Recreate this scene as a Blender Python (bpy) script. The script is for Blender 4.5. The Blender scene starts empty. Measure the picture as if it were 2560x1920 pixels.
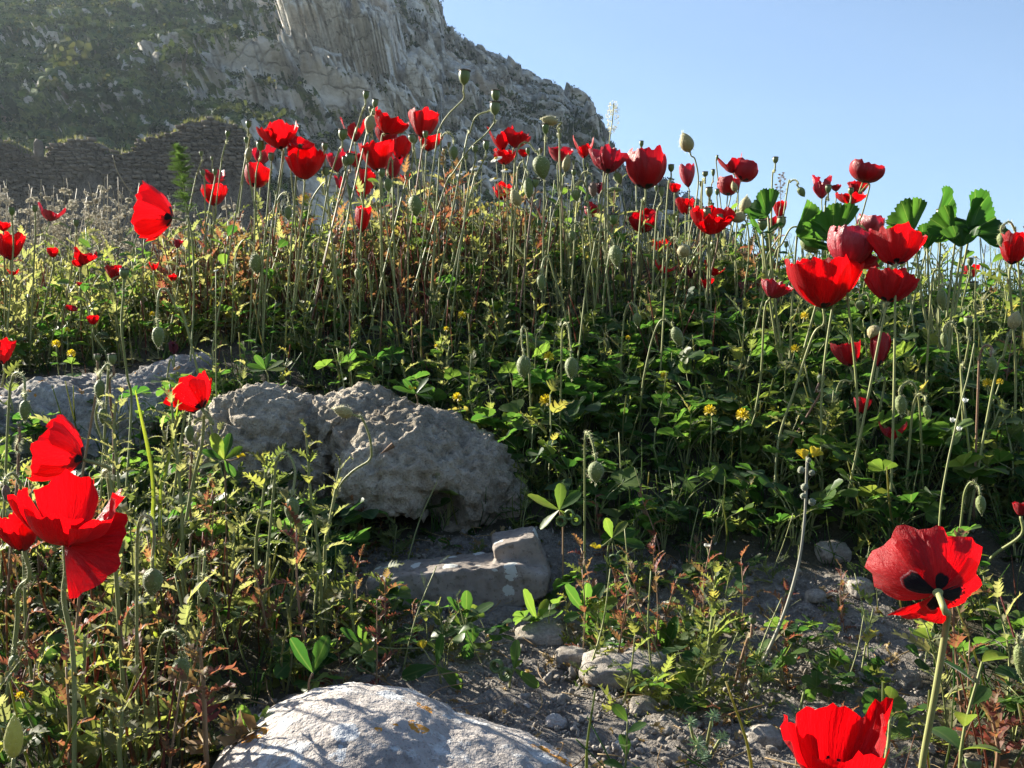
import bpy, math, random
import numpy as np
from mathutils import Vector, Matrix

SC = bpy.context.scene
COL = SC.collection
random.seed(7)
RNG = np.random.default_rng(7)
R = math.radians

# ------------------------------------------------------------------ camera
F = 2512.0            # focal length in photograph pixels (photograph 2560 x 1920)
CZ = 0.42             # camera height above the bare soil in front
cam = bpy.data.cameras.new('camera')
cam.sensor_width = 36.0
cam.lens = 36.0 * F / 2560.0
cam.clip_start = 0.02
cam.clip_end = 3000.0
camo = bpy.data.objects.new('camera', cam)
COL.objects.link(camo)
camo.location = (0, 0, CZ)
camo.rotation_euler = (R(90), 0, 0)
SC.camera = camo

# ------------------------------------------------------------------ light
SUN_AZ = -56.0        # degrees from the view direction, minus = to the left
SUN_EL = 25.5
world = bpy.data.worlds.new('World')
SC.world = world
world.use_nodes = True
wn = world.node_tree
bg = wn.nodes['Background']
sky = wn.nodes.new('ShaderNodeTexSky')
sky.sky_type = 'NISHITA'
sky.sun_disc = False
sky.sun_elevation = R(SUN_EL)
sky.sun_rotation = R(SUN_AZ)
sky.altitude = 300
sky.air_density = 1.0
sky.dust_density = 0.7
sky.ozone_density = 3.2
wn.links.new(sky.outputs[0], bg.inputs['Color'])
bg.inputs['Strength'].default_value = 0.055

sun = bpy.data.lights.new('sun', 'SUN')
sun.energy = 5.0
sun.angle = R(0.5)
sun.color = (1.0, 0.93, 0.80)
suno = bpy.data.objects.new('sun', sun)
COL.objects.link(suno)
SDIR = Vector((math.sin(R(SUN_AZ)) * math.cos(R(SUN_EL)),
               math.cos(R(SUN_AZ)) * math.cos(R(SUN_EL)), math.sin(R(SUN_EL))))
suno.rotation_euler = SDIR.to_track_quat('Z', 'Y').to_euler()

SC.view_settings.view_transform = 'Standard'
SC.view_settings.look = 'None'
SC.view_settings.exposure = 1.95
SC.view_settings.gamma = 1.0
SC.view_settings.use_curve_mapping = False
SC.render.engine = 'CYCLES'
cy = SC.cycles
cy.use_denoising = True
cy.max_bounces = 6
cy.diffuse_bounces = 3
cy.glossy_bounces = 2
cy.transmission_bounces = 4
cy.transparent_max_bounces = 8
cy.volume_bounces = 0
cy.caustics_reflective = False
cy.caustics_refractive = False
cy.sample_clamp_indirect = 4.0
SC.render.use_persistent_data = False


def P(px, py, d):
    """a point of the place seen at photograph pixel px, py, d metres away"""
    return Vector(((px - 1280.0) / F * d, d, CZ - (py - 960.0) / F * d))


# ------------------------------------------------------------------ numpy noise
def _h(ix, iy, iz, s):
    n = (ix.astype(np.int64) * 374761393 + iy.astype(np.int64) * 668265263
         + iz.astype(np.int64) * 2147483647 + s * 974634617) & 0xFFFFFFFF
    n = ((n ^ (n >> 13)) * 1274126177) & 0xFFFFFFFF
    n = ((n ^ (n >> 16)) * 2246822519) & 0xFFFFFFFF
    return ((n ^ (n >> 15)) & 0xFFFFFF) / float(0xFFFFFF)


def vnoise(p, s=0):
    p = np.asarray(p, dtype=np.float64)
    i = np.floor(p).astype(np.int64)
    f = p - i
    f = f * f * f * (f * (f * 6 - 15) + 10)
    out = 0
    for dx in (0, 1):
        wx = f[:, 0] if dx else 1 - f[:, 0]
        for dy in (0, 1):
            wy = f[:, 1] if dy else 1 - f[:, 1]
            for dz in (0, 1):
                wz = f[:, 2] if dz else 1 - f[:, 2]
                out = out + wx * wy * wz * _h(i[:, 0] + dx, i[:, 1] + dy, i[:, 2] + dz, s)
    return out * 2 - 1


def fbm(p, oct=4, gain=0.5, lac=2.03, s=0, ridge=False):
    a, t, o = 1.0, 0.0, 0
    p = np.asarray(p, dtype=np.float64)
    for k in range(oct):
        n = vnoise(p, s + k * 17)
        if ridge:
            n = 1 - 2 * np.abs(n)
        o = o + a * n
        t += a
        a *= gain
        p = p * lac + 13.7
    return o / t


def worley(p, s=0):
    """distance to the nearest and second nearest jittered cell point, and a random value of that cell"""
    p = np.asarray(p, dtype=np.float64)
    i = np.floor(p).astype(np.int64)
    d1 = np.full(len(p), 9.0)
    d2 = np.full(len(p), 9.0)
    cid = np.zeros(len(p))
    for dx in (-1, 0, 1):
        for dy in (-1, 0, 1):
            for dz in (-1, 0, 1):
                a, b, c = i[:, 0] + dx, i[:, 1] + dy, i[:, 2] + dz
                q = np.stack([a + _h(a, b, c, s), b + _h(a, b, c, s + 5), c + _h(a, b, c, s + 9)], 1)
                d = np.sqrt(((p - q) ** 2).sum(1))
                m = d < d1
                d2 = np.where(m, d1, np.minimum(d2, d))
                cid = np.where(m, _h(a, b, c, s + 21), cid)
                d1 = np.where(m, d, d1)
    return d1, d2, cid


def sstep(a, b, x):
    t = np.clip((x - a) / (b - a), 0, 1)
    return t * t * (3 - 2 * t)


# ------------------------------------------------------------------ mesh helpers
class Geo:
    """collects faces; every vertex may carry a local coordinate (across, along, extra)"""

    def __init__(self):
        self.v, self.f, self.c = [], [], []

    def add(self, V, Fs, C=None):
        o = len(self.v)
        self.v += [tuple(x) for x in V]
        self.f += [tuple(i + o for i in f) for f in Fs]
        self.c += [tuple(x) for x in C] if C is not None else [(0, 0, 0)] * len(V)
        return self

    def xf(self, M):
        self.v = [tuple(M @ Vector(x)) for x in self.v]
        return self

    def join(self, g, M=None):
        return self.add([M @ Vector(x) for x in g.v] if M is not None else g.v, g.f, g.c)

    def arrays(self):
        V = np.array(self.v, dtype=np.float64).reshape(-1, 3)
        st = np.cumsum([0] + [len(f) for f in self.f[:-1]]) if self.f else np.zeros(0)
        L = np.array([i for f in self.f for i in f], dtype=np.int64)
        return V, L, np.array(st, dtype=np.int64), np.array(self.c, dtype=np.float64).reshape(-1, 3)


def np_mesh(name, V, L, S, mat=None, lc=None, tint=None, smooth=True, extra=None):
    me = bpy.data.meshes.new(name)
    me.vertices.add(len(V))
    me.vertices.foreach_set('co', np.ascontiguousarray(V, dtype=np.float32).ravel())
    me.loops.add(len(L))
    me.loops.foreach_set('vertex_index', np.ascontiguousarray(L, dtype=np.int32))
    me.polygons.add(len(S))
    me.polygons.foreach_set('loop_start', np.ascontiguousarray(S, dtype=np.int32))
    if lc is not None:
        a = me.attributes.new('lc', 'FLOAT_VECTOR', 'POINT')
        a.data.foreach_set('vector', np.ascontiguousarray(lc, dtype=np.float32).ravel())
    if tint is not None:
        a = me.attributes.new('tint', 'FLOAT', 'POINT')
        a.data.foreach_set('value', np.ascontiguousarray(tint, dtype=np.float32))
    for k, x in (extra or {}).items():
        a = me.attributes.new(k, 'FLOAT', 'POINT')
        a.data.foreach_set('value', np.ascontiguousarray(x, dtype=np.float32))
    me.update(calc_edges=True)
    me.validate()
    if smooth:
        me.polygons.foreach_set('use_smooth', np.ones(len(me.polygons), dtype=bool))
    if mat:
        for m in (mat if isinstance(mat, (list, tuple)) else [mat]):
            me.materials.append(m)
    return me


def geo_mesh(name, g, mat, smooth=True):
    V, L, S, C = g.arrays()
    return np_mesh(name, V, L, S, mat, lc=C, smooth=smooth)


def link(name, me, parent=None, kind=None, loc=None):
    o = bpy.data.objects.new(name, me)
    COL.objects.link(o)
    if parent is not None:
        o.parent = parent
    if loc is not None:
        o.location = loc
    if kind:
        o['kind'] = kind
    return o


def tag(o, label, cat, group=None, kind=None):
    o['label'] = label
    o['category'] = cat
    if group:
        o['group'] = group
    if kind:
        o['kind'] = kind
    return o


def thing(name, label, cat, loc=(0, 0, 0), group=None):
    o = link(name, None, loc=loc)
    o.empty_display_size = 0.02
    return tag(o, label, cat, group)


def dup(root, M, label=None):
    """a copy of a thing with copies of its parts and sub-parts; mesh data shared"""
    r = root.copy()
    COL.objects.link(r)
    r.matrix_world = M
    if label:
        r['label'] = label
    for ch in root.children:
        c = ch.copy()
        COL.objects.link(c)
        c.parent = r
        for g in ch.children:
            d = g.copy()
            COL.objects.link(d)
            d.parent = c
    return r


def tiles(protos, pick, Ms, tints):
    """many transformed copies of a few prototype geometries as one set of arrays"""
    VV, LL, SS, CC, TT = [], [], [], [], []
    vo = lo = 0
    for k, g in enumerate(protos):
        V, L, S, C = g.arrays() if isinstance(g, Geo) else g
        idx = np.where(pick == k)[0]
        if not len(idx):
            continue
        M = Ms[idx]
        W = np.einsum('nij,vj->nvi', M[:, :3, :3], V) + M[:, None, :3, 3]
        n, nv = len(idx), len(V)
        VV.append(W.reshape(-1, 3))
        LL.append((L[None, :] + (np.arange(n) * nv)[:, None] + vo).ravel())
        SS.append((S[None, :] + (np.arange(n) * len(L))[:, None] + lo).ravel())
        CC.append(np.tile(C, (n, 1)))
        TT.append(np.repeat(tints[idx], nv))
        vo += n * nv
        lo += n * len(L)
    return np.concatenate(VV), np.concatenate(LL), np.concatenate(SS), np.concatenate(CC), np.concatenate(TT)


def spline(pts, n=6):
    """Catmull-Rom through the points"""
    p = [Vector(x) for x in pts]
    if len(p) < 3:
        return [p[0].lerp(p[-1], i / n) for i in range(n + 1)]
    p = [p[0] * 2 - p[1]] + p + [p[-1] * 2 - p[-2]]
    out = []
    for i in range(1, len(p) - 2):
        a, b, c, d = p[i - 1], p[i], p[i + 1], p[i + 2]
        for k in range(n):
            t = k / n
            out.append(0.5 * ((2 * b) + (c - a) * t + (2 * a - 5 * b + 4 * c - d) * t * t
                              + (3 * b - a - 3 * c + d) * t ** 3))
    out.append(p[-2].copy())
    return out


def tube(pts, r0, r1=None, n=5, cap=True):
    r1 = r0 if r1 is None else r1
    V, Fs, C = [], [], []
    m = len(pts)
    up = Vector((0.31, 0.17, 0.93)).normalized()
    for i, p in enumerate(pts):
        t = (pts[min(i + 1, m - 1)] - pts[max(i - 1, 0)])
        if t.length < 1e-9:
            t = Vector((0, 0, 1))
        t.normalize()
        a = t.cross(up)
        if a.length < 1e-3:
            a = t.cross(Vector((1, 0, 0)))
        a.normalize()
        b = t.cross(a)
        up = b.cross(t) if False else up
        r = r0 + (r1 - r0) * i / max(1, m - 1)
        for k in range(n):
            w = 2 * math.pi * k / n
            V.append(p + (a * math.cos(w) + b * math.sin(w)) * r)
            C.append((k / n, i / max(1, m - 1), 0))
    for i in range(m - 1):
        for k in range(n):
            q = (k + 1) % n
            Fs.append((i * n + k, i * n + q, (i + 1) * n + q, (i + 1) * n + k))
    if cap:
        Fs.append(tuple(range(n))[::-1])
        Fs.append(tuple((m - 1) * n + k for k in range(n)))
    return V, Fs, C


def hairs(pts, r, length, every, rng, w=0.00022):
    """fine bristles standing off a stem, each one thin triangle"""
    V, Fs = [], []
    L = sum((pts[i + 1] - pts[i]).length for i in range(len(pts) - 1))
    n = int(L / every)
    for _ in range(n):
        s = rng.random() * (len(pts) - 1)
        i = int(s)
        i = min(i, len(pts) - 2)
        p = pts[i].lerp(pts[i + 1], s - i)
        t = (pts[i + 1] - pts[i]).normalized()
        d = Vector((rng.gauss(0, 1), rng.gauss(0, 1), rng.gauss(0, 1)))
        d = (d - t * d.dot(t))
        if d.length < 1e-4:
            continue
        d.normalize()
        d = (d + t * rng.uniform(-.25, .25)).normalized()
        s2 = d.cross(t).normalized() * w
        q = p + d * r * 0.8
        o = len(V)
        V += [q - s2, q + s2, q + d * length * rng.uniform(.6, 1.2)]
        Fs.append((o, o + 1, o + 2))
    return V, Fs


def lathe(prof, n=10, wob=None):
    """profile of (radius, height) turned round z"""
    V, Fs, C = [], [], []
    m = len(prof)
    for i, (r, z) in enumerate(prof):
        for k in range(n):
            w = 2 * math.pi * k / n
            rr = r * (1 + (wob(w, i / (m - 1)) if wob else 0))
            V.append((rr * math.cos(w), rr * math.sin(w), z))
            C.append((k / n, i / (m - 1), 0))
    for i in range(m - 1):
        for k in range(n):
            q = (k + 1) % n
            Fs.append((i * n + k, i * n + q, (i + 1) * n + q, (i + 1) * n + k))
    Fs.append(tuple(range(n))[::-1])
    Fs.append(tuple((m - 1) * n + k for k in range(n)))
    return V, Fs, C


def frame(zaxis, roll=0.0, loc=(0, 0, 0), s=1.0):
    z = Vector(zaxis).normalized()
    x = Vector((0, 1, 0)).cross(z)
    if x.length < 1e-3:
        x = Vector((1, 0, 0))
    x.normalize()
    y = z.cross(x)
    c, sn = math.cos(roll), math.sin(roll)
    x2, y2 = x * c + y * sn, y * c - x * sn
    M = Matrix((x2 * s, y2 * s, z * s)).transposed().to_4x4()
    M.translation = Vector(loc)
    return M


def M4(x, y, z, rz=0.0, s=1.0, tilt=0.0, taz=0.0):
    return (Matrix.Translation((x, y, z)) @ Matrix.Rotation(taz, 4, 'Z') @ Matrix.Rotation(tilt, 4, 'X')
            @ Matrix.Rotation(rz - taz, 4, 'Z') @ Matrix.Diagonal((s, s, s, 1)))


# ------------------------------------------------------------------ materials
class NT:
    def __init__(self, name):
        self.m = bpy.data.materials.new(name)
        self.m.use_nodes = True
        self.t = self.m.node_tree
        self.t.nodes.clear()
        self.out = self.t.nodes.new('ShaderNodeOutputMaterial')

    def n(self, typ, ins=None, **props):
        d = self.t.nodes.new('ShaderNode' + typ)
        for k, v in props.items():
            setattr(d, k, v)
        for k, v in (ins or {}).items():
            s = d.inputs[k]
            if isinstance(v, bpy.types.NodeSocket):
                self.t.links.new(v, s)
            else:
                s.default_value = v
        return d

    def math(self, op, a, b=0.0, c=None, clamp=False):
        i = {0: a, 1: b}
        if c is not None:
            i[2] = c
        return self.n('Math', i, operation=op, use_clamp=clamp).outputs[0]

    def mix(self, fac, a, b, blend='MIX'):
        d = self.n('Mix', None, data_type='RGBA', blend_type=blend)
        for k, v in ((0, fac), (6, a), (7, b)):
            s = d.inputs[k]
            if isinstance(v, bpy.types.NodeSocket):
                self.t.links.new(v, s)
            else:
                s.default_value = v if k == 0 else (*v[:3], 1)
        return d.outputs[2]

    def ramp(self, fac, stops, interp='LINEAR'):
        d = self.n('ValToRGB', {0: fac})
        d.color_ramp.interpolation = interp
        e = d.color_ramp.elements
        while len(e) < len(stops):
            e.new(0.5)
        for x, (p, c) in zip(e, stops):
            x.position = p
            x.color = (*c[:3], 1) if not isinstance(c, float) else (c, c, c, 1)
        return d.outputs[0]

    def noise(self, scale, detail=4, vec=None, rough=0.55, dist=0.0):
        i = {'Scale': scale, 'Detail': detail, 'Roughness': rough, 'Distortion': dist}
        if vec is not None:
            i['Vector'] = vec
        return self.n('TexNoise', i).outputs[0]

    def pos(self):
        return self.n('NewGeometry').outputs['Position']

    def obj(self):
        return self.n('TexCoord').outputs['Object']

    def attr(self, name):
        return self.n('Attribute', None, attribute_name=name)

    def vscale(self, vec, s):
        return self.n('VectorMath', {0: vec, 1: s}, operation='MULTIPLY').outputs[0]

    def bump(self, h, strength=0.5, dist=0.01, normal=None):
        i = {'Height': h, 'Strength': strength, 'Distance': dist}
        if normal is not None:
            i['Normal'] = normal
        return self.n('Bump', i).outputs[0]

    def finish(self, col, rough=0.6, normal=None, trans=0.0, tcol=None, spec=0.5, sheen=0.0):
        i = {'Base Color': col, 'Roughness': rough, 'Specular IOR Level': spec}
        if normal is not None:
            i['Normal'] = normal
        if sheen:
            i['Sheen Weight'] = sheen
            i['Sheen Roughness'] = 0.4
        p = self.n('BsdfPrincipled', i)
        sh = p.outputs[0]
        if trans:
            j = {'Color': tcol if tcol is not None else col}
            if normal is not None:
                j['Normal'] = normal
            t = self.n('BsdfTranslucent', j)
            sh = self.n('MixShader', {0: trans, 1: sh, 2: t.outputs[0]}).outputs[0]
        self.t.links.new(sh, self.out.inputs['Surface'])
        return self.m


def leaf_mat(name, stops, trans=0.58, rough=0.55, spec=0.28, sheen=0.0, tgain=2.1, vein=0.35):
    N = NT(name)
    rnd = N.n('ObjectInfo').outputs['Random']
    tint = N.attr('tint').outputs['Fac']
    k = N.math('FRACT', N.math('ADD', rnd, tint))
    lc = N.n('SeparateXYZ', {0: N.attr('lc').outputs['Vector']})
    nz = N.noise(60.0, 3, N.pos())
    k2 = N.math('ADD', N.math('MULTIPLY', k, 0.9), N.math('MULTIPLY', N.math('SUBTRACT', nz, 0.5), 0.35), clamp=True)
    col = N.ramp(k2, stops)
    # pale midrib: a vein of the leaf itself
    ab = N.math('ABSOLUTE', lc.outputs[0])
    rib = N.math('SUBTRACT', 1.0, N.math('MULTIPLY', ab, 7.0), clamp=True)
    col = N.mix(N.math('MULTIPLY', rib, vein), col, (0.22, 0.27, 0.09))
    tc = N.mix(1.0, col, (tgain, tgain * .98, tgain * 0.62), 'MULTIPLY')
    return N.finish(col, rough, N.bump(nz, 0.25, 0.002), trans, tc, spec, sheen)


M = {}
M['poppy_leaf'] = leaf_mat('poppy_leaf_green', [(0, (0.075, 0.102, 0.032)), (.45, (0.115, 0.138, 0.040)), (.8, (0.16, 0.165, 0.046)), (1, (0.21, 0.16, 0.045))], sheen=0.2)
M['grey_leaf'] = leaf_mat('grey_green_leaf', [(0, (0.105, 0.120, 0.058)), (.5, (0.160, 0.165, 0.080)), (1, (0.21, 0.195, 0.090))], sheen=0.3, rough=.65)
M['clover_leaf'] = leaf_mat('clover_leaf_green', [(0, (0.022, 0.070, 0.014)), (.4, (0.046, 0.104, 0.020)), (.8, (0.085, 0.14, 0.026)), (1, (0.14, 0.15, 0.034))], rough=.42, sheen=.1, vein=.25)
M['red_leaf'] = leaf_mat('reddened_leaf', [(0, (0.17, 0.045, 0.045)), (.35, (0.22, 0.085, 0.060)), (.7, (0.22, 0.125, 0.070)), (1, (0.15, 0.12, 0.055))], tgain=1.2)
M['mallow_leaf'] = leaf_mat('mallow_leaf_green', [(0, (0.022, 0.070, 0.012)), (1, (0.040, 0.095, 0.016))], rough=.45, vein=.5)
M['dry_leaf'] = leaf_mat('dried_leaf', [(0, (0.24, 0.15, 0.065)), (.5, (0.32, 0.23, 0.11)), (1, (0.20, 0.11, 0.05))], trans=.25, tgain=1.0)
M['spurge_leaf'] = leaf_mat('blue_green_needle_leaf', [(0, (0.10, 0.17, 0.10)), (1, (0.15, 0.22, 0.12))], vein=.1, trans=.2)
M['grass'] = leaf_mat('yellow_green_blade', [(0, (0.17, 0.22, 0.025)), (1, (0.22, 0.27, 0.035))], vein=.2)
M['fine_leaf'] = leaf_mat('feathery_leaf_green', [(0, (0.045, 0.085, 0.028)), (1, (0.10, 0.14, 0.040))], vein=0)


def stem_mat(name, a, b, trans=.15):
    N = NT(name)
    k = N.math('FRACT', N.math('ADD', N.n('ObjectInfo').outputs['Random'], N.attr('tint').outputs['Fac']))
    nz = N.noise(35.0, 3, N.pos())
    kk = N.math('ADD', N.math('MULTIPLY', k, .7), N.math('MULTIPLY', nz, .3), clamp=True)
    col = N.mix(kk, a, b)
    return N.finish(col, .55, None, trans, None, .4, .12)


M['stem'] = stem_mat('hairy_green_stem', (0.17, 0.20, 0.055), (0.29, 0.295, 0.11))
M['red_stem'] = stem_mat('reddish_stem', (0.22, 0.11, 0.07), (0.28, 0.20, 0.10))
M['dry_stem'] = stem_mat('dry_straw_stem', (0.26, 0.20, 0.11), (0.36, 0.30, 0.18))
M['grey_stem'] = stem_mat('woolly_grey_stem', (0.24, 0.23, 0.17), (0.32, 0.31, 0.24))


def plain(name, col, var=0.25, scale=80, rough=.6, trans=0.0, bump=.3, sheen=0.0, spec=.4):
    N = NT(name)
    nz = N.noise(scale, 4, N.pos())
    dark = tuple(c * (1 - var) for c in col)
    lite = tuple(min(1, c * (1 + var)) for c in col)
    c = N.mix(nz, dark, lite)
    return N.finish(c, rough, N.bump(nz, bump, .002), trans, None, spec, sheen)


M['hair'] = plain('pale_bristle', (0.62, 0.62, 0.40), .1, trans=.5, bump=0)
M['bud'] = plain('bristly_bud_green', (0.135, 0.170, 0.040), .45, 350, .6, .1, .9, .25)
M['bud_tan'] = plain('bristly_bud_tan', (0.32, 0.27, 0.11), .4, 350, .6, .1, .9, .25)
M['bud_pale'] = plain('pale_yellow_bud', (0.42, 0.42, 0.12), .2, 350, .6, .35, .6, .2)
M['bud_brown'] = plain('withered_bud_brown', (0.17, 0.10, 0.06), .4, 350, .6, .1, .9, .3)
M['pod_cap'] = plain('seed_pod_cap_brown', (0.10, 0.075, 0.045), .4, 300)
M['stamen'] = plain('black_stamens', (0.012, 0.009, 0.014), .4, 400, .7)
M['yellow'] = plain('yellow_petal', (0.62, 0.47, 0.02), .25, 200, .5, .35, .2)
M['white'] = plain('white_petal', (0.75, 0.74, 0.66), .1, 200, .5, .35, .2)
M['cream'] = plain('cream_floret', (0.62, 0.60, 0.44), .25, 300, .6, .3, .4)
M['tuft'] = plain('pale_seed_tuft', (0.36, 0.33, 0.25), .3, 300, .8, .35, .4)
M['woolly'] = plain('grey_woolly_calyx', (0.20, 0.215, 0.135), .3, 300, .8, .15, .6, .5)
M['medick_pod'] = plain('green_coiled_pod', (0.10, 0.15, 0.045), .35, 200)
M['snail'] = plain('brown_shell', (0.17, 0.095, 0.05), .5, 260, .8)

# seed pod: green with paler ribs running up it
N = NT('seed_pod_green')
lc = N.n('SeparateXYZ', {0: N.attr('lc').outputs['Vector']})
rib = N.math('ABSOLUTE', N.math('SINE', N.math('MULTIPLY', lc.outputs[0], math.pi * 9)))
rnd = N.n('ObjectInfo').outputs['Random']
c = N.mix(rnd, (0.11, 0.17, 0.030), (0.17, 0.20, 0.075))
c = N.mix(N.math('MULTIPLY', N.math('SUBTRACT', 1.0, rib), .35), c, (0.05, 0.09, 0.02))
M['pod'] = N.finish(c, .45, N.bump(rib, .25, .001), .12, None, .5, .2)


def petal_mat(name, c0, c1, tr, trans=.48, rough=.42, spec=.4):
    N = NT(name)
    lc = N.n('SeparateXYZ', {0: N.attr('lc').outputs['Vector']})
    u, t, blo = lc.outputs[0], lc.outputs[1], lc.outputs[2]
    uv = N.n('CombineXYZ', {0: N.math('MULTIPLY', u, 9.0), 1: N.math('MULTIPLY', t, 2.2),
                            2: N.math('MULTIPLY', N.n('ObjectInfo').outputs['Random'], 60.0)}).outputs[0]
    streak = N.math('MULTIPLY', N.math('SUBTRACT', N.noise(1.6, 5, uv, .6), .28), 2.2, clamp=True)
    fine = N.noise(7.0, 3, uv, .6)
    big = N.noise(55.0, 3, N.pos())
    col = N.mix(N.math('ADD', N.math('MULTIPLY', streak, .65), N.math('MULTIPLY', big, .35)), c0, c1)
    # black blotch at the foot of the petal with a feathered edge and a thin pale rim
    e = N.math('ADD', N.math('ADD', t, N.math('MULTIPLY', N.math('POWER', N.math('ABSOLUTE', u), 4.0), 2.2)),
               N.math('MULTIPLY', N.math('SUBTRACT', fine, .5), .07))
    inside = N.math('MULTIPLY', N.math('SUBTRACT', blo, e), 45.0, clamp=True)
    rim = N.math('SUBTRACT', 1.0, N.math('MULTIPLY', N.math('ABSOLUTE', N.math('SUBTRACT', e, N.math('ADD', blo, .012))), 70.0), clamp=True)
    rim = N.math('MULTIPLY', rim, N.math('GREATER_THAN', blo, 0.29))
    col = N.mix(N.math('MULTIPLY', rim, .8), col, (0.75, 0.55, 0.55))
    col2 = N.mix(inside, col, (0.006, 0.005, 0.009))
    tc = N.mix(inside, N.mix(streak, tuple(x * .72 for x in tr), tr), (0.004, 0.001, 0.003))
    bp = N.bump(N.math('ADD', N.math('MULTIPLY', streak, .8), N.math('MULTIPLY', fine, .6)), .6, .0022)
    return N.finish(col2, rough, bp, trans, tc, spec, .12)


M['petal'] = petal_mat('scarlet_petal', (0.33, 0.0014, 0.005), (0.60, 0.006, 0.013), (0.80, 0.0022, 0.005), .60)
M['petal_pink'] = petal_mat('faded_crimson_petal', (0.34, 0.008, 0.022), (0.46, 0.020, 0.042), (0.44, 0.003, 0.014), .36, .34, .6)
M['petal_deep'] = petal_mat('deep_red_petal', (0.32, 0.0018, 0.007), (0.42, 0.004, 0.012), (0.52, 0.0016, 0.006), .40)
M['petal_wine'] = petal_mat('withered_wine_petal', (0.085, 0.004, 0.014), (0.14, 0.006, 0.020), (0.15, 0.002, 0.012), .25)


def rock_mat(name, cols, lichen=None, orange=0.0, scale=30.0, bump=.9, bd=.006, white=0.0):
    N = NT(name)
    p = N.pos()
    a = N.noise(scale * .25, 5, p, .6)
    b = N.noise(scale * 2.2, 6, p, .65)
    d = N.noise(scale * 9, 3, p, .6)
    k = N.math('ADD', N.math('MULTIPLY', a, .55), N.math('MULTIPLY', b, .45))
    col = N.ramp(k, [(.32, cols[0]), (.47, cols[1]), (.58, cols[2]), (.70, cols[3])])
    col = N.mix(N.math('MULTIPLY', N.math('GREATER_THAN', d, .60), .45), col, tuple(x * .35 for x in cols[1]))
    h = N.math('ADD', N.math('MULTIPLY', b, .7), N.math('MULTIPLY', d, .45))
    if lichen:
        sc, thr, lcol = lichen
        w = N.n('TexVoronoi', {'Vector': p, 'Scale': sc}, feature='F1')
        pick = N.n('SeparateXYZ', {0: w.outputs['Color']}).outputs[0]
        rad = N.math('ADD', w.outputs['Distance'], N.math('MULTIPLY', N.math('SUBTRACT', N.noise(sc * 3, 4, p, .7), .5), .55))
        spot = N.math('MULTIPLY', N.math('LESS_THAN', rad, N.math('MULTIPLY', pick, thr)), N.math('GREATER_THAN', pick, .80))
        col = N.mix(N.math('MULTIPLY', spot, .85), col, lcol)
        h = N.math('ADD', h, N.math('MULTIPLY', spot, .12))
    if white:
        wv = N.noise(scale * .8, 6, p, .7)
        wm = N.math('MULTIPLY', N.math('SUBTRACT', wv, 1 - white), 14.0, clamp=True)
        col = N.mix(N.math('MULTIPLY', wm, .7), col, (0.62, 0.63, 0.62))
        h = N.math('ADD', h, N.math('MULTIPLY', wm, .2))
    if orange:
        ov = N.noise(scale * .45, 3, N.n('VectorMath', {0: p, 1: (7.3, 1.1, 3.7)}, operation='ADD').outputs[0])
        of = N.noise(scale * 6, 4, p, .7)
        om = N.math('MULTIPLY', N.math('GREATER_THAN', ov, orange), N.math('GREATER_THAN', of, .46))
        col = N.mix(om, col, (0.50, 0.22, 0.03))
    return N.finish(col, .85, N.bump(h, bump, bd), 0, None, .25)


M['limestone'] = rock_mat('weathered_limestone', [(0.085, 0.068, 0.048), (0.29, 0.245, 0.18), (0.45, 0.39, 0.305), (0.60, 0.535, 0.43)], None, 0, 34, 1.0, .013)
M['grain_rock'] = rock_mat('granular_grey_rock', [(0.07, 0.064, 0.057), (0.23, 0.21, 0.185), (0.36, 0.335, 0.295), (0.50, 0.475, 0.43)], None, .66, 46, 1.0, .006)
M['slab'] = rock_mat('pinkish_grey_slab', [(0.10, 0.082, 0.068), (0.19, 0.160, 0.135), (0.25, 0.215, 0.185), (0.33, 0.295, 0.26)], (52, .55, (0.47, 0.48, 0.44)), 0, 22, .5, .003)
M['pale_stone'] = rock_mat('white_lichened_stone', [(0.20, 0.17, 0.15), (0.33, 0.295, 0.265), (0.40, 0.365, 0.335), (0.46, 0.435, 0.41)], (40, .5, (0.46, 0.48, 0.49)), .66, 30, 1.0, .006, .46)
M['clod'] = rock_mat('crumbly_earth_stone', [(0.13, 0.11, 0.088), (0.23, 0.20, 0.165), (0.34, 0.305, 0.26), (0.47, 0.435, 0.385)], None, 0, 90, 1.0, .003)


def soil():
    N = NT('dry_earth')
    p = N.pos()
    a = N.noise(7, 5, p)
    b = N.noise(55, 6, p, .7)
    c = N.noise(240, 4, p, .6)
    k = N.math('ADD', N.math('MULTIPLY', b, .6), N.math('MULTIPLY', c, .4))
    col = N.ramp(k, [(.30, (0.085, 0.072, 0.060)), (.46, (0.185, 0.165, 0.142)), (.58, (0.29, 0.265, 0.235)), (.72, (0.40, 0.375, 0.335))])
    col = N.mix(N.math('MULTIPLY', a, .4), col, (0.10, 0.075, 0.05))
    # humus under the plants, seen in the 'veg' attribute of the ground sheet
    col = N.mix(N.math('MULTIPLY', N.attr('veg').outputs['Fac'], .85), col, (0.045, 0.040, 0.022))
    far = N.attr('far').outputs['Fac']
    fcol = N.ramp(N.noise(.35, 6, p, .7), [(.35, (0.10, 0.10, 0.05)), (.55, (0.20, 0.175, 0.11)), (.7, (0.28, 0.24, 0.165))])
    col = N.mix(far, col, fcol)
    h = N.math('ADD', N.math('MULTIPLY', b, 1.0), N.math('MULTIPLY', c, .5))
    return N.finish(col, .95, N.bump(h, 1.0, .01), 0, None, .15)


M['soil'] = soil()


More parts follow.
